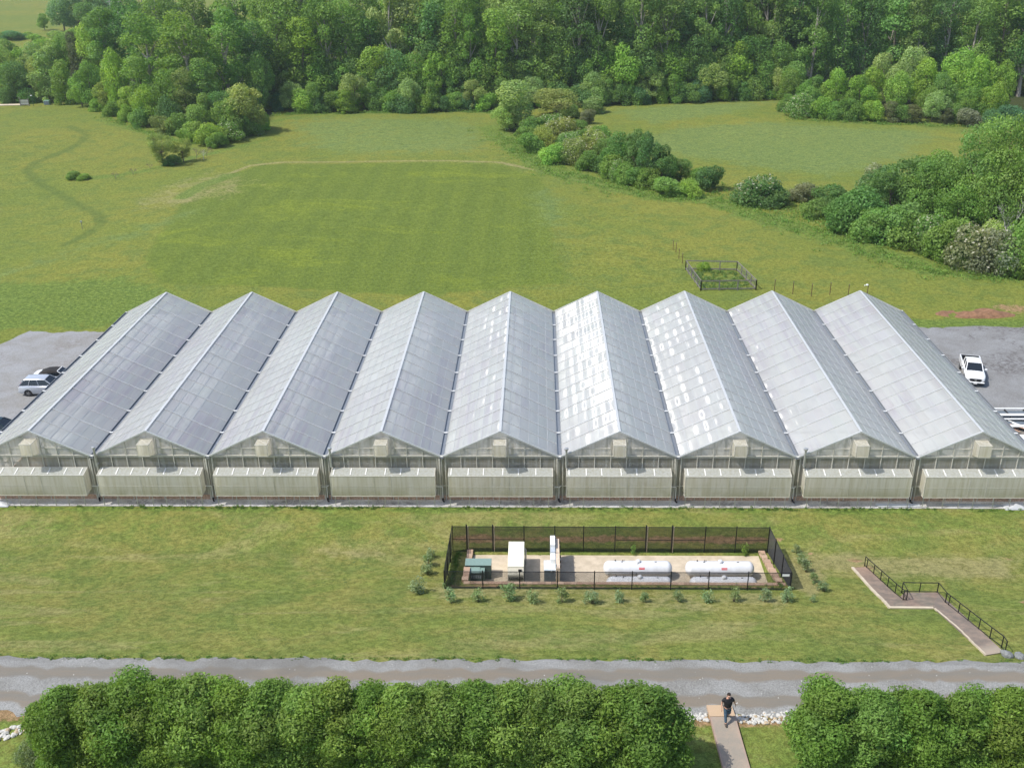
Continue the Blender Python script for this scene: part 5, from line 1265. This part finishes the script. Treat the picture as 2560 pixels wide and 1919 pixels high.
# wispy willow, bare brush, snag
bl = cluster(500, 40, 2.6, 2.4, 1.2, 6.2, .62, lambda t: .35+.7*t if t < .75 else 1.25-.5*t)
PROTO['willow'] = [(fmesh('crown', *foliage(140, bl, 9000, .24, .8, shell=(.3, 1.25), aspect=.35)), trunk_mesh(80, 6.2, .15, bl[2::2], mat='bark', hi=.5))]
def snag(seed, h, n, r0=.12, mat='dead_wood'):
    r = random.Random(seed); b = MB()
    def grow(p, d, l, rad, lv):
        q = [p[i]+d[i]*l for i in range(3)]; b.tube([p, q], [rad, rad*.6], 5)
        if lv == 0: return
        for _ in range(n):
            e = [d[i]+r.uniform(-.75, .75) for i in range(3)]; e[2] += .12; m = math.sqrt(sum(x*x for x in e)); grow(q, [x/m for x in e], l*r.uniform(.55, .8), rad*.55, lv-1)
    grow((0, 0, -.2), (.05, .05, 1), h*.36, r0, 4); o = b.build('s', M[mat]); d = o.data; bpy.data.objects.remove(o); return d
PROTO['snag'] = [(None, snag(s, 7.5, 3)) for s in (1, 2)]
M['brush'] = simple('brown_brush', (.16, .13, .10), .9, 0, .2)
b_ = snag(5, 1.9, 4, .03, 'brush'); PROTO['brush'] = [(None, b_)]
# hedge trees
for s in range(4):
    bl = cluster(600+s, 74, 1.05, .95, .35, 4.30, .50, lambda t: (1.0 if t < .75 else 1.0-1.2*(t-.75)))
    bl += cluster(640+s, 10, .5, .5, 4.1, 4.75, .36, lambda t: .9-.6*t)
    c, fc, col = foliage(160+s, bl, 29000, .145, .85, low=-.98, shell=(.70, 1.16), aspect=.42, hue=.13, inner=.66)
    c2, fc2, col2 = foliage(180+s, [(x, y, z, a*.82, b2*.82, e*.82) for x, y, z, a, b2, e in bl], 5000, .26, .5, low=-.98, shell=(.7, .9))
    PROTO.setdefault('hedge', []).append((fmesh('foliage', np.concatenate([c, c2]), np.concatenate([fc, fc2+len(c)]), np.concatenate([col, col2])), trunk_mesh(90+s, 4.2, .12, [])))
# small planted shrubs by the fence
for s in range(4):
    r_ = random.Random(s); bl = [(r_.uniform(-.22, .22), r_.uniform(-.22, .22), r_.uniform(.15, .95), .17, .17, .20) for _ in range(13)]
    c, fc, col = foliage(220+s, bl, 380, .11, .9, low=-.98, shell=(.35, 1.1), aspect=.55, inner=.2)
    st = MB()
    for q in bl: st.tube([(0, 0, -.05), (q[0]*.5, q[1]*.5, q[2]*.5), q[:3]], [.012, .009, .004], 4)
    m = st.build('stem', M['bark']); sd = m.data; bpy.data.objects.remove(m)
    PROTO.setdefault('sapling', []).append((fmesh('foliage', c, fc, col), sd))
NOM = {'big': (17, 14), 'tall': (27.5, 11.5), 'vine': (22.5, 7), 'round': (10.4, 9.4), 'shrub': (3.75, 4.8), 'cone': (9.0, 4.4), 'blossom': (3.9, 4.8), 'willow': (7.0, 6.6), 'snag': (7.5, 6), 'brush': (1.9, 2.0), 'hedge': (5.0, 2.7), 'sapling': (1.1, .75)}
KN = {'big': ('spreading_tree', 'tree'), 'tall': ('forest_tree', 'tree'), 'vine': ('vine_covered_tree', 'tree'), 'round': ('broadleaf_tree', 'tree'), 'shrub': ('shrub', 'shrub'), 'cone': ('young_tree', 'tree'), 'blossom': ('flowering_shrub', 'shrub'), 'willow': ('willow_tree', 'tree'), 'snag': ('dead_tree', 'tree'), 'brush': ('bare_brush', 'shrub'), 'hedge': ('hedge_tree', 'hedge tree'), 'sapling': ('planted_shrub', 'shrub')}
TINT = {'dark': (0.138, 0.261, 0.075), 'mid': (0.207, 0.348, 0.081), 'fresh': (0.276, 0.442, 0.080), 'pale': (0.331, 0.442, 0.150), 'blue': (0.145, 0.288, 0.119), 'olive': (0.297, 0.362, 0.106), 'grey': (0.248, 0.295, 0.163), 'cedar': (0.172, 0.201, 0.088), 'hedge': (.195, .310, .060), 'sap': (.270, .360, .180)}
PLANTS = []
cnt = {}
prng = random.Random(12)
def plant(kind, x, y, h, w, tint='mid', zone='', z=None):
    pr = PROTO[kind]; i = cnt.get(kind, 0); cnt[kind] = i+1; cm, tm = pr[(i*7+3*(i//len(pr))) % len(pr)]
    H, Wd = NOM[kind]; s = (w/Wd, w/Wd*prng.uniform(.9, 1.1), h/H); nm, cat = KN[kind]; base = TINT[tint]; v = prng.uniform(.88, 1.13)
    col = (base[0]*v*prng.uniform(.92, 1.1), base[1]*v, base[2]*v*prng.uniform(.85, 1.15), 1)
    loc = (x, y, zt(x, y) if z is None else z); rz = prng.uniform(0, 6.283)
    if cm and tm:
        o = empty(nm, loc, rz); c = link('crown' if kind not in ('hedge', 'sapling') else 'foliage', cm, o); c.color = col; t_ = link('trunk' if kind != 'sapling' else 'stem', tm, o)
    else:
        o = link(nm, cm or tm); o.location = loc; o.rotation_euler = (0, 0, rz); o.color = col
    o.scale = s; o['category'] = cat
    PLANTS.append((o, kind, tint, zone, h, w)); return o
def p2(kind, u, v, top, wpx, tint='mid', zone='', hmin=0):
    """base pixel, top row and width in pixels of the 2212 px view -> a plant standing on the ground there"""
    p = G2(u, v); _, vb, d = proj(p); hz = 1.0
    z0 = p[2]; hh = 1.0
    for _ in range(8):
        vt = proj((p[0], p[1], z0+hh))[1]; hh *= ((vb-top*K)/max(1, (vb-vt)))
    w = wpx*K*d/F*(1.18 if kind in ('shrub', 'blossom', 'round') else 1.05)
    return plant(kind, p[0], p[1], max(hh, hmin), w, tint, zone)
# --- left wood
Z_ = 'left wood'
for a in [('round',13,215,141,58,'mid'),('round',40,220,135,66,'dark'),('cone',107,221,101,56,'pale'),('cone',92,219,120,40,'pale'),('cone',145,225,124,50,'mid'),('round',178,230,161,46,'fresh'),
          ('round',202,234,128,58,'mid'),('round',235,238,168,54,'olive'),('round',262,244,101,62,'fresh'),('round',290,256,188,66,'fresh'),('vine',318,262,120,54,'mid'),('shrub',330,270,225,54,'fresh'),
          ('tall',336,250,20,116,'mid'),('tall',420,255,24,124,'mid'),('tall',500,246,12,112,'mid'),('round',384,268,151,84,'mid'),('vine',447,266,118,66,'mid'),('vine',410,272,150,50,'olive'),('round',319,270,188,60,'fresh'),
          ('shrub',370,278,215,56,'dark'),('shrub',352,290,250,50,'olive'),('shrub',388,290,240,54,'mid'),('shrub',420,300,262,64,'mid'),('shrub',458,312,266,66,'fresh'),('blossom',492,304,262,58,'mid'),('shrub',505,296,215,66,'mid'),
          ('round',538,286,175,98,'olive'),('round',520,280,190,70,'mid'),('blossom',548,290,268,40,'mid'),('shrub',430,306,285,40,'fresh'),('round',571,245,108,58,'mid'),('tall',560,236,40,90,'dark'),('shrub',565,280,240,40,'fresh'),
          ('shrub',246,250,216,44,'mid'),('shrub',275,262,222,40,'fresh'),('shrub',215,240,212,40,'mid'),('shrub',20,221,190,46,'dark'),('shrub',60,222,192,44,'dark'),('shrub',305,275,232,44,'mid'),('shrub',400,308,280,36,'fresh'),
          ('round',445,290,205,64,'mid'),('round',480,288,200,60,'dark'),('shrub',540,292,255,44,'mid'),('shrub',470,318,286,44,'mid')]:
    p2(*a, zone=Z_)
Z_ = 'back of the left wood'
for a in [('round',15,190,100,66,'pale'),('cone',52,188,98,44,'fresh'),('round',82,186,95,56,'pale'),('cone',118,186,98,46,'pale'),('round',150,184,72,60,'mid'),('cedar',172,188,62,40,'cedar'),('round',205,186,48,70,'fresh'),
          ('tall',250,200,12,96,'mid'),('tall',295,196,-10,100,'dark'),('tall',365,200,-25,100,'mid'),('tall',440,200,-30,100,'mid'),('tall',525,200,-40,104,'mid'),('tall',590,205,-40,96,'dark'),('round',20,165,88,70,'mid'),('cone',48,160,96,30,'fresh'),
          ('round',100,150,86,50,'fresh'),('round',140,155,70,54,'pale'),('round',228,160,34,60,'mid')]:
    k = 'cone' if a[0] == 'cedar' else a[0]; p2(k, *a[1:], zone=Z_)
Z_ = 'far hillside at the top left'
for a in [('round',140,68,-10,60,'blue'),('round',172,70,-20,66,'blue'),('round',205,74,-16,60,'dark'),('tall',240,78,-40,64,'blue'),('tall',275,80,-40,64,'blue'),('tall',320,84,-50,66,'dark'),('round',97,66,30,26,'mid'),('shrub',30,86,66,46,'blue'),('shrub',12,84,70,26,'dark'),
          ('shrub',60,80,70,24,'mid'),('shrub',160,90,62,50,'mid'),('shrub',190,95,70,44,'fresh'),('shrub',120,80,66,30,'mid'),('shrub',80,90,74,36,'fresh'),('round',360,90,-20,70,'dark'),('round',225,100,46,46,'dark')]:
    p2(*a, zone=Z_)
# --- middle forest
r = random.Random(5)
Z_ = 'wood behind the field'
def topz(u): return -70
tints = ['mid', 'mid', 'dark', 'pale', 'mid', 'fresh', 'mid', 'pale', 'dark']
i = 0; u = 612
while u < 1700:
    v = 228+6*math.sin(u*.013) if u < 1100 else lerp(232, 203, (u-1100)/580)
    k = 'tall' if i % 3 != 1 else 'vine'
    p = G2(u+r.uniform(-6, 6), v-r.uniform(2, 8)); plant(k, p[0], p[1], r.uniform(25, 31) if k == 'tall' else r.uniform(19, 24), r.uniform(10, 12.5) if k == 'tall' else r.uniform(7, 9), tints[(i*5) % 9] if u < 1180 else ('mid', 'dark', 'mid', 'mid', 'dark')[i % 5], Z_)
    u += r.uniform(38, 52); i += 1
u = 600; i = 0
while u < 2330:                              # second row
    v = 212 if u < 1100 else lerp(214, 186, (u-1100)/600) if u < 1700 else 184
    p = G2(u, v); plant('tall', p[0], p[1]+r.uniform(-2, 2), r.uniform(27, 33), r.uniform(11, 13), (['mid', 'dark', 'pale', 'mid', 'fresh'] if u < 1500 else ['dark', 'mid', 'mid', 'dark'])[i % (5 if u < 1500 else 4)], Z_); u += r.uniform(58, 76); i += 1
u = 600; i = 0
while u < 2330:                              # third row
    p = G2(u, 176 if u < 1700 else 160); plant('tall', p[0], p[1]+r.uniform(-3, 3), r.uniform(27, 33), r.uniform(12, 14), ['dark', 'blue', 'mid'][i % 3], Z_); u += r.uniform(72, 96); i += 1
u = 1690; i = 0
while u < 2330:                              # right part, trunks showing behind the young trees
    p = G2(u, 205+r.uniform(-8, 4)); plant('tall' if i % 4 else 'vine', p[0], p[1], r.uniform(25, 30), r.uniform(9.5, 11.5), ['dark', 'mid', 'mid'][i % 3], Z_); u += r.uniform(46, 62); i += 1
u = 590; i = 0
Z_ = 'edge of the wood behind the field'
while u < 1690:
    v = 241+2*math.sin(u*.03) if u < 1075 else lerp(236, 214, (u-1075)/(1690-1075))
    k = ['shrub', 'shrub', 'round', 'shrub', 'cone', 'shrub'][i % 6]
    hh = {'shrub': r.uniform(3.5, 5.5), 'round': r.uniform(7, 9.5), 'cone': r.uniform(6, 8)}[k]
    p = G2(u+r.uniform(-5, 5), v-r.uniform(0, 2)); plant(k, p[0], p[1], hh, hh*{'shrub': 1.35, 'round': .9, 'cone': .55}[k], ['mid', 'dark', 'mid', 'fresh', 'pale', 'blue'][(i*5) % 6], Z_)
    u += r.uniform(17, 27); i += 1
u = 600; i = 0
while u < 1690:                               # understorey between edge and trunks
    v = 229 if u < 1075 else lerp(226, 206, (u-1075)/(1690-1075)); p = G2(u, v); hh = r.uniform(9, 15)
    plant('round', p[0], p[1], hh, hh*.85, ['dark', 'mid', 'mid', 'fresh'][i % 4], Z_); u += r.uniform(26, 38); i += 1
for a in [('cone',748,245,190,42,'fresh'),('round',1600,204,92,100,'fresh'),('cone',1652,214,130,40,'mid'),('round',1535,212,150,60,'mid'),('round',1430,214,140,60,'mid'),('cone',1712,220,128,50,'mid')]: p2(*a, zone=Z_)
# --- young trees on the right
Z_ = 'young trees on the right'
for a in [('round',1900,225,118,66,'pale'),('round',1962,222,104,72,'pale'),('round',2055,246,108,84,'fresh'),('round',2108,250,112,78,'fresh'),('round',2150,252,130,66,'fresh'),('round',2000,256,186,52,'mid'),('round',1850,250,165,60,'fresh'),('round',1802,238,150,54,'fresh'),
          ('cone',1762,230,158,40,'mid'),('round',1734,235,175,40,'mid'),('blossom',1730,252,204,66,'mid'),('shrub',1775,256,205,50,'fresh'),('shrub',1832,259,208,56,'mid'),('shrub',1882,262,216,48,'fresh'),('cone',1922,263,218,34,'cedar'),('cone',1968,265,224,44,'cedar'),('round',2012,263,192,54,'pale'),
          ('cone',2045,268,232,34,'cedar'),('shrub',2092,272,235,56,'grey'),('shrub',2142,276,240,52,'blue'),('shrub',2182,272,228,60,'blue'),('shrub',2206,198,150,50,'olive'),('round',1880,240,140,60,'fresh'),('round',1935,250,150,66,'fresh'),('round',1990,244,128,70,'fresh'),('round',1700,226,150,50,'mid'),
          ('shrub',1700,240,200,46,'mid'),('round',2030,256,160,60,'mid'),('round',2085,262,190,60,'mid'),('round',1750,248,184,44,'mid'),('round',2130,262,180,60,'fresh'),('shrub',1945,264,226,44,'mid'),('shrub',1800,258,220,40,'mid'),('shrub',2065,264,226,44,'mid'),('shrub',2215,300,262,44,'blue')]:
    p2(*a, zone=Z_)
# --- shrub belt across the field
Z_ = 'shrub belt in the middle of the field'
for a in [('cone',1114,281,172,80,'pale'),('round',1100,282,215,60,'pale'),('round',1200,250,193,92,'olive'),('cone',1285,244,207,54,'pale'),('shrub',1269,268,235,36,'grey'),('round',1232,256,226,46,'mid'),('shrub',1152,292,249,54,'mid'),('blossom',1190,286,244,60,'mid'),('blossom',1212,298,252,66,'olive'),('shrub',1252,292,258,50,'mid'),
          ('shrub',1132,308,272,44,'mid'),('shrub',1148,328,288,52,'mid'),('shrub',1176,318,276,50,'olive'),('shrub',1198,352,310,58,'fresh'),('blossom',1238,352,300,62,'olive'),('blossom',1280,338,282,74,'olive'),('shrub',1272,366,322,56,'mid'),('blossom',1225,322,282,56,'mid'),('shrub',1322,382,330,62,'mid'),('round',1340,376,290,66,'dark'),
          ('round',1368,384,274,66,'dark'),('round',1396,398,286,62,'dark'),('shrub',1400,406,362,56,'mid'),('round',1428,402,316,58,'dark'),('shrub',1443,420,384,66,'mid'),('round',1470,396,344,56,'dark'),('shrub',1490,423,390,56,'fresh'),('shrub',1530,410,358,68,'dark'),('shrub',1300,368,330,50,'dark'),('shrub',1258,312,276,50,'mid'),
          ('shrub',1296,312,270,46,'mid'),('shrub',1330,340,296,50,'olive'),('shrub',1350,396,356,48,'mid'),('blossom',1335,392,345,36,'mid'),('shrub',1505,400,362,50,'mid'),('blossom',1290,300,272,50,'olive'),('shrub',1372,400,360,50,'mid'),('round',1310,350,300,50,'mid')]:
    p2(*a, zone=Z_)
# --- near wood at the right
Z_ = 'near wood at the right edge'
for a in [('blossom',1638,440,378,92,'dark'),('shrub',1650,442,392,96,'dark'),('shrub',1735,432,396,70,'grey'),('shrub',1798,450,402,78,'dark'),('shrub',1850,498,416,110,'dark'),('round',1820,500,430,92,'dark'),('shrub',1900,440,366,90,'dark'),('blossom',1884,410,354,50,'grey'),('round',1962,456,330,124,'dark'),('round',1918,470,372,100,'dark'),
          ('shrub',1935,522,440,112,'mid'),('shrub',1985,536,455,116,'mid'),('blossom',2015,548,466,80,'mid'),('shrub',2050,560,470,104,'mid'),('big',2085,500,272,165,'mid'),('big',2150,520,258,175,'mid'),('big',2215,520,250,185,'mid'),('big',2000,470,340,120,'mid'),('round',2030,480,330,130,'mid'),('round',2105,500,350,130,'mid'),('round',2195,510,370,120,'mid'),
          ('blossom',2110,578,480,110,'grey'),('blossom',2150,586,500,110,'grey'),('shrub',2205,592,475,100,'mid'),('round',2000,486,350,100,'mid'),('snag',2165,548,420,80,'grey'),('snag',2195,540,440,70,'grey'),('shrub',1880,520,452,80,'mid'),('shrub',2085,572,500,70,'mid'),('blossom',2130,560,478,70,'pale'),('shrub',1760,470,430,60,'mid'),
          ('round',2060,520,400,100,'mid'),('shrub',2225,600,520,80,'mid'),('round',1870,470,400,80,'dark')]:
    p2(*a, zone=Z_)
# --- left meadow
Z_ = 'left meadow'
for a in [('willow',353,358,286,72,'olive'),('willow',397,350,298,58,'olive'),('shrub',372,356,335,40,'dark'),('brush',425,344,318,44,'grey'),('brush',446,338,316,36,'grey'),('shrub',160,386,370,34,'mid'),('shrub',182,388,376,28,'mid'),('brush',250,386,372,30,'grey'),('brush',288,378,362,30,'grey'),('brush',325,366,352,24,'grey'),('snag',440,345,322,26,'grey')]:
    p2(*a, zone=Z_)
# --- weeds in the pen
Z_ = 'timber pen'
for (u, v, h, w, tn) in [(690, 860, 1.1, 1.7, 'fresh')]:
    p = pp(u, v); plant('shrub', p[0], p[1], h, w, tn, Z_)
# --- hedge trees
HY = -33.35
def hx(u, v=1760, z=7.5): return PY(u, v, HY)[0]
xl = PY(95, 1800, HY)[0]+1.25; xr = PY(1712, 1800, HY)[0]-1.75; n = 18
for i in range(n):
    plant('hedge', lerp(xl, xr, i/(n-1)), HY+prng.uniform(-.12, .12), prng.uniform(4.75, 5.2) if i != 0 else 4.7, prng.uniform(3.2, 3.7), 'hedge', 'long hedge', zt(0, HY))
for o_, *_r in PLANTS[-n:]: pass
xr0 = PY(1990, 1800, HY)[0]+1.45
for i in range(6): plant('hedge', xr0+i*2.05, HY+prng.uniform(-.1, .1), prng.uniform(4.6, 5.1), prng.uniform(2.9, 3.3), 'hedge', 'right hedge', zt(0, HY))
p = GP(98, 1800); plant('shrub', p[0]+.2, p[1]-.3, 1.1, 1.6, 'mid', 'hedge foot'); p = GP(86, 1905); plant('shrub', p[0], p[1], 1.5, 1.4, 'grey', 'hedge foot')
# --- planted shrubs round the yard
Z_ = 'fenced yard'
S1 = [(385, 1000, 1.0), (690, 985, 1.0), (1035, 972, 1.35), (1300, 1000, 1.05), (1610, 992, 1.1), (1950, 1005, 1.15)]
for (u, v, h) in S1: p = GP(1040+u*.226, 1280+v*.226); plant('sapling', p[0], p[1], h*.98, h*.95, 'sap', 'front row before the fence')
for (u, v, h) in [(195, 885, .95), (442, 880, .85), (775, 880, .95), (1062, 885, 1.0), (1318, 880, 1.0), (1622, 878, 1.0), (1845, 880, 1.15), (2090, 885, .5)]: p = GP(1500+u*.25316, 1280+v*.25316); plant('sapling', p[0], p[1], h, h*.9, 'sap', 'front row before the fence')
for (u, v, h) in [(1950+30, 1280+0, 0)][:0]: pass
for (u, v, h) in [(570, 245, .7), (735, 535, 1.0), (885, 815, 1.0), (1105, 1135, .8), (1400, 1385, .9)]: p = GP(1940+u*.08443, 1360+v*.08443); plant('sapling', p[0], p[1], h, h*.95, 'sap', 'right of the fence')
for (u, v, h) in [(690, 400, .9), (590, 655, 1.0), (590, 885, 1.0), (290, 1430, 1.25), (1130, 1300, .5)]: p = GP(1020+u*.08445, 1360+v*.08445); plant('sapling', p[0], p[1], h, h*1.0, 'sap', 'left of the fence')
for (u, v, h, w) in ((1582, 1385.5, 1.0, .35), (1861, 1388, 1.1, .4)):
    p = PZ(u, v, .05); plant('sapling', p[0], p[1], h, w*1.4, 'mid', 'inside the yard', .05)
# --- low weeds along the gravel and the fence (uncountable)
wr_ = np.random.default_rng(9); bl = []
for i in range(900):
    x = wr_.uniform(-7, 95); dens = vnoise(x, 0, 3.3, 5)
    if wr_.uniform() > dens*1.2: continue
    bl.append((x, -1.22+wr_.normal()*.11-.14*dens, .03, wr_.uniform(.08, .26), wr_.uniform(.07, .14), wr_.uniform(.05, .20)))
for i in range(150):
    x = wr_.uniform(XF0+.2, XF1-.2); bl.append((x, YB-.1+wr_.normal()*.06, .05, .12, .08, wr_.uniform(.06, .18)))
    if i % 3 == 0: x = wr_.uniform(XF0, XF1); bl.append((x, YF+.35+wr_.normal()*.2, zt(x, YF+.3), .14, .10, .10))
for i in range(700):
    x = wr_.uniform(-12, 105); d_ = vnoise(x, 0, 2.3, 15)
    if wr_.uniform() < .25+d_:
        y = ry(x)+wr_.normal()*.13+.05*d_; bl.append((x, y, zt(x, y)+.03, wr_.uniform(.08, .28), wr_.uniform(.06, .16), wr_.uniform(.03, .09)))
for i in range(60):
    y = wr_.uniform(YF+.4, YB-.3); bl.append((XF0+.35+wr_.normal()*.1, y, zt(XF0, y)+.05, .14, .12, .14)); bl.append((XF1-.45+wr_.normal()*.1, y, zt(XF1, y)+.05, .14, .12, .14))
c, fc, col = foliage(999, bl, 32000, .075, .9, low=-.2, shell=(.3, 1.1), inner=0); o = link('ground_weeds', fmesh('ground_weeds', c, fc, col)); o.color = (.13, .23, .05, 1); tag(o, 'fringe of low green weeds along the gravel strip and fence foot', 'weeds', kind='stuff')
wr_ = np.random.default_rng(19); bl = []
A_, B_, C_, D_ = pp(620, 1375), pp(2005, 1355), pp(1525, 875), pp(240, 850)
for i in range(260):
    s, t_ = wr_.uniform(.03, .97, 2); q = (A_*(1-s)+B_*s)*(1-t_)+(D_*(1-s)+C_*s)*t_; bl.append((q[0], q[1], q[2]+.05, .22, .22, wr_.uniform(.08, .32)))
c, fc, col = foliage(998, bl, 9000, .12, .9, low=-.2, shell=(.3, 1.1), inner=0); o = link('pen_weeds', fmesh('pen_weeds', c, fc, col)); o.color = (.19, .29, .09, 1); tag(o, 'rough green weeds filling the timber pen', 'weeds', kind='stuff')
# rank growth under the shrub belts
wr_ = np.random.default_rng(29); bl = []
for pl, wd, n_, hh in (([(1075, 290), (1130, 330), (1200, 372), (1320, 402), (1420, 425), (1550, 425), (1660, 465), (1760, 500), (1870, 540), (2010, 582), (2230, 606)], 5.0, 900, .55), ([(1560, 405), (1620, 430), (1700, 440), (1800, 480), (1870, 510)], 7, 260, .7), ([(585, 250), (700, 245), (1000, 241), (1075, 245)], 2.0, 260, .6), ([(1290, 222), (1500, 218), (1690, 208)], 2.0, 200, .6), ([(215, 252), (300, 280), (400, 310), (480, 312)], 1.5, 160, .6), ([(1700, 258), (1900, 268), (2100, 276)], 2, 160, .6)):
    Q = W2(pl); L_ = [math.hypot(b[0]-a[0], b[1]-a[1]) for a, b in zip(Q[:-1], Q[1:])]; tot = sum(L_)
    for i in range(n_):
        k = wr_.choice(len(L_), p=np.array(L_)/tot); t_ = wr_.uniform(); x = lerp(Q[k][0], Q[k+1][0], t_)+wr_.normal()*wd*.45; y = lerp(Q[k][1], Q[k+1][1], t_)+wr_.normal()*wd*.35
        bl.append((x, y, zt(x, y), wr_.uniform(.4, 1.1), wr_.uniform(.4, 1.0), hh*wr_.uniform(.4, 1.3)))
c, fc, col = foliage(997, bl, 26000, .26, .8, low=-.1, shell=(.5, 1.1), inner=0, hue=.12); o = link('undergrowth', fmesh('undergrowth', c, fc, col)); o.color = (.17, .29, .06, 1); tag(o, 'rank green undergrowth at the foot of the shrub belts and woods', 'undergrowth', kind='stuff')
# ---------------------------------------------------------------- labels for the plants
desc = {'dark': 'dark green', 'mid': 'green', 'fresh': 'bright green', 'pale': 'pale green', 'blue': 'bluish green', 'olive': 'yellowish green', 'grey': 'greyish', 'cedar': 'brownish dark', 'hedge': 'dense green', 'sap': 'small leafy'}
noun = {'big': 'large spreading tree', 'tall': 'tall tree', 'vine': 'slender vine-hung tree', 'round': 'round-crowned tree', 'shrub': 'bushy shrub', 'cone': 'upright young tree', 'blossom': 'white-flowering shrub', 'willow': 'wispy willow', 'snag': 'bare dead tree', 'brush': 'twiggy brown brush', 'hedge': 'hedge tree', 'sapling': 'planted shrub'}
where = {'left wood': 'in the left wood', 'back of the left wood': 'at the back of the left wood', 'far hillside at the top left': 'on the far top-left hillside', 'wood behind the field': 'in the wood beyond the field', 'edge of the wood behind the field': 'at the far wood edge', 'young trees on the right': 'in the young thicket at upper right',
         'shrub belt in the middle of the field': 'in the shrub belt across the field', 'near wood at the right edge': 'in the near wood at right', 'left meadow': 'in the left meadow', 'timber pen': 'inside the timber pen', 'long hedge': 'of the long hedge', 'right hedge': 'of the right hedge', 'hedge foot': 'at the left end of the long hedge',
         'front row before the fence': 'before the yard fence', 'right of the fence': 'right of the yard fence', 'left of the fence': 'left of the yard fence', 'inside the yard': 'behind the tanks inside the yard'}
groups = {'big': 'large trees of the near wood', 'tall': 'tall trees of the woods', 'vine': 'vine-hung trees of the woods', 'round': 'round-crowned trees', 'shrub': 'bushy shrubs of the belts and wood edges', 'cone': 'upright young trees', 'blossom': 'white-flowering shrubs', 'willow': 'willows in the meadow', 'snag': 'dead trees', 'brush': 'bare brush', 'hedge': 'hedge trees in the foreground', 'sapling': 'planted shrubs around the fenced yard'}
def size_word(kind, h):
    return ''
buck = {}
for (o, kind, tint, zone, h, w) in PLANTS:
    u, v, d = proj(o.location); base = f"{desc[tint]} {noun[kind]}" if kind not in ('brush', 'snag') else noun[kind]
    if kind == 'hedge': base = 'dense green hedge tree'
    buck.setdefault((base, where[zone]), []).append((u, o)); o['group'] = groups[kind]
for (base, wh), lst in buck.items():
    lst.sort(key=lambda q: q[0])
    for i, (u, o) in enumerate(lst):
        o['label'] = f"{base} {wh}" if len(lst) == 1 else (f"{base} {wh}, {words[i]} from the left" if i < 30 else f"{base} {wh}, near the right end")
print('plants', len(PLANTS), cnt)
# ---------------------------------------------------------------- light, sky, camera
SUN = Vector((-.53, -.20, .82)).normalized()
ld = bpy.data.lights.new('sun', 'SUN'); ld.energy = 3.3; ld.angle = R(.55); ld.color = (1.0, .955, .88)
lo = bpy.data.objects.new('sun', ld); COL.objects.link(lo); lo.rotation_euler = SUN.to_track_quat('Z', 'Y').to_euler(); lo.location = (0, 0, 80)
w = bpy.data.worlds.new('World'); scn.world = w; w.use_nodes = True; nt = w.node_tree; nt.nodes.clear()
sky = nt.nodes.new('ShaderNodeTexSky'); sky.sky_type = 'NISHITA'; sky.sun_disc = False; sky.sun_elevation = math.asin(SUN.z); sky.sun_rotation = math.atan2(SUN.x, SUN.y); sky.dust_density = 1.6; sky.air_density = 1.0; sky.altitude = 100
bg = nt.nodes.new('ShaderNodeBackground'); bg.inputs[1].default_value = .15; wo = nt.nodes.new('ShaderNodeOutputWorld')
nt.links.new(sky.outputs[0], bg.inputs[0]); nt.links.new(bg.outputs[0], wo.inputs[0])
cd = bpy.data.cameras.new('camera'); cd.sensor_width = 36; cd.sensor_fit = 'HORIZONTAL'; cd.lens = F/2560*36; cd.clip_end = 5000; cd.clip_start = .5
co = bpy.data.objects.new('camera', cd); COL.objects.link(co)
m = Matrix(((_R[0], _U[0], -_f[0], CX), (_R[1], _U[1], -_f[1], CY), (_R[2], _U[2], -_f[2], CZ), (0, 0, 0, 1))); co.matrix_world = m
scn.camera = co
scn.view_settings.view_transform = 'Standard'; scn.view_settings.look = 'None'; scn.view_settings.exposure = .53; scn.view_settings.gamma = 1; scn.view_settings.use_curve_mapping = False
hz = NT('haze_air'); pv = hz.N('ShaderNodeVolumePrincipled'); pv.inputs['Color'].default_value = (.86, .93, 1, 1); pv.inputs['Density'].default_value = .00014; pv.inputs['Anisotropy'].default_value = .2
hz.t.links.new(pv.outputs[0], hz.out.inputs['Volume'])
hb = MB().box((-905, -405, -4), (905, 1505, 62)).build('haze', hz.m); tag(hb, kind='stuff'); hb['label'] = 'thin summer haze over the fields'
cy = scn.cycles; cy.max_bounces = 7; cy.diffuse_bounces = 4; cy.glossy_bounces = 2; cy.transmission_bounces = 4; cy.transparent_max_bounces = 10; cy.caustics_reflective = False; cy.caustics_refractive = False
cy.use_denoising = True
try: cy.denoiser = 'OPENIMAGEDENOISE'
except Exception: pass
cy.sample_clamp_indirect = 6
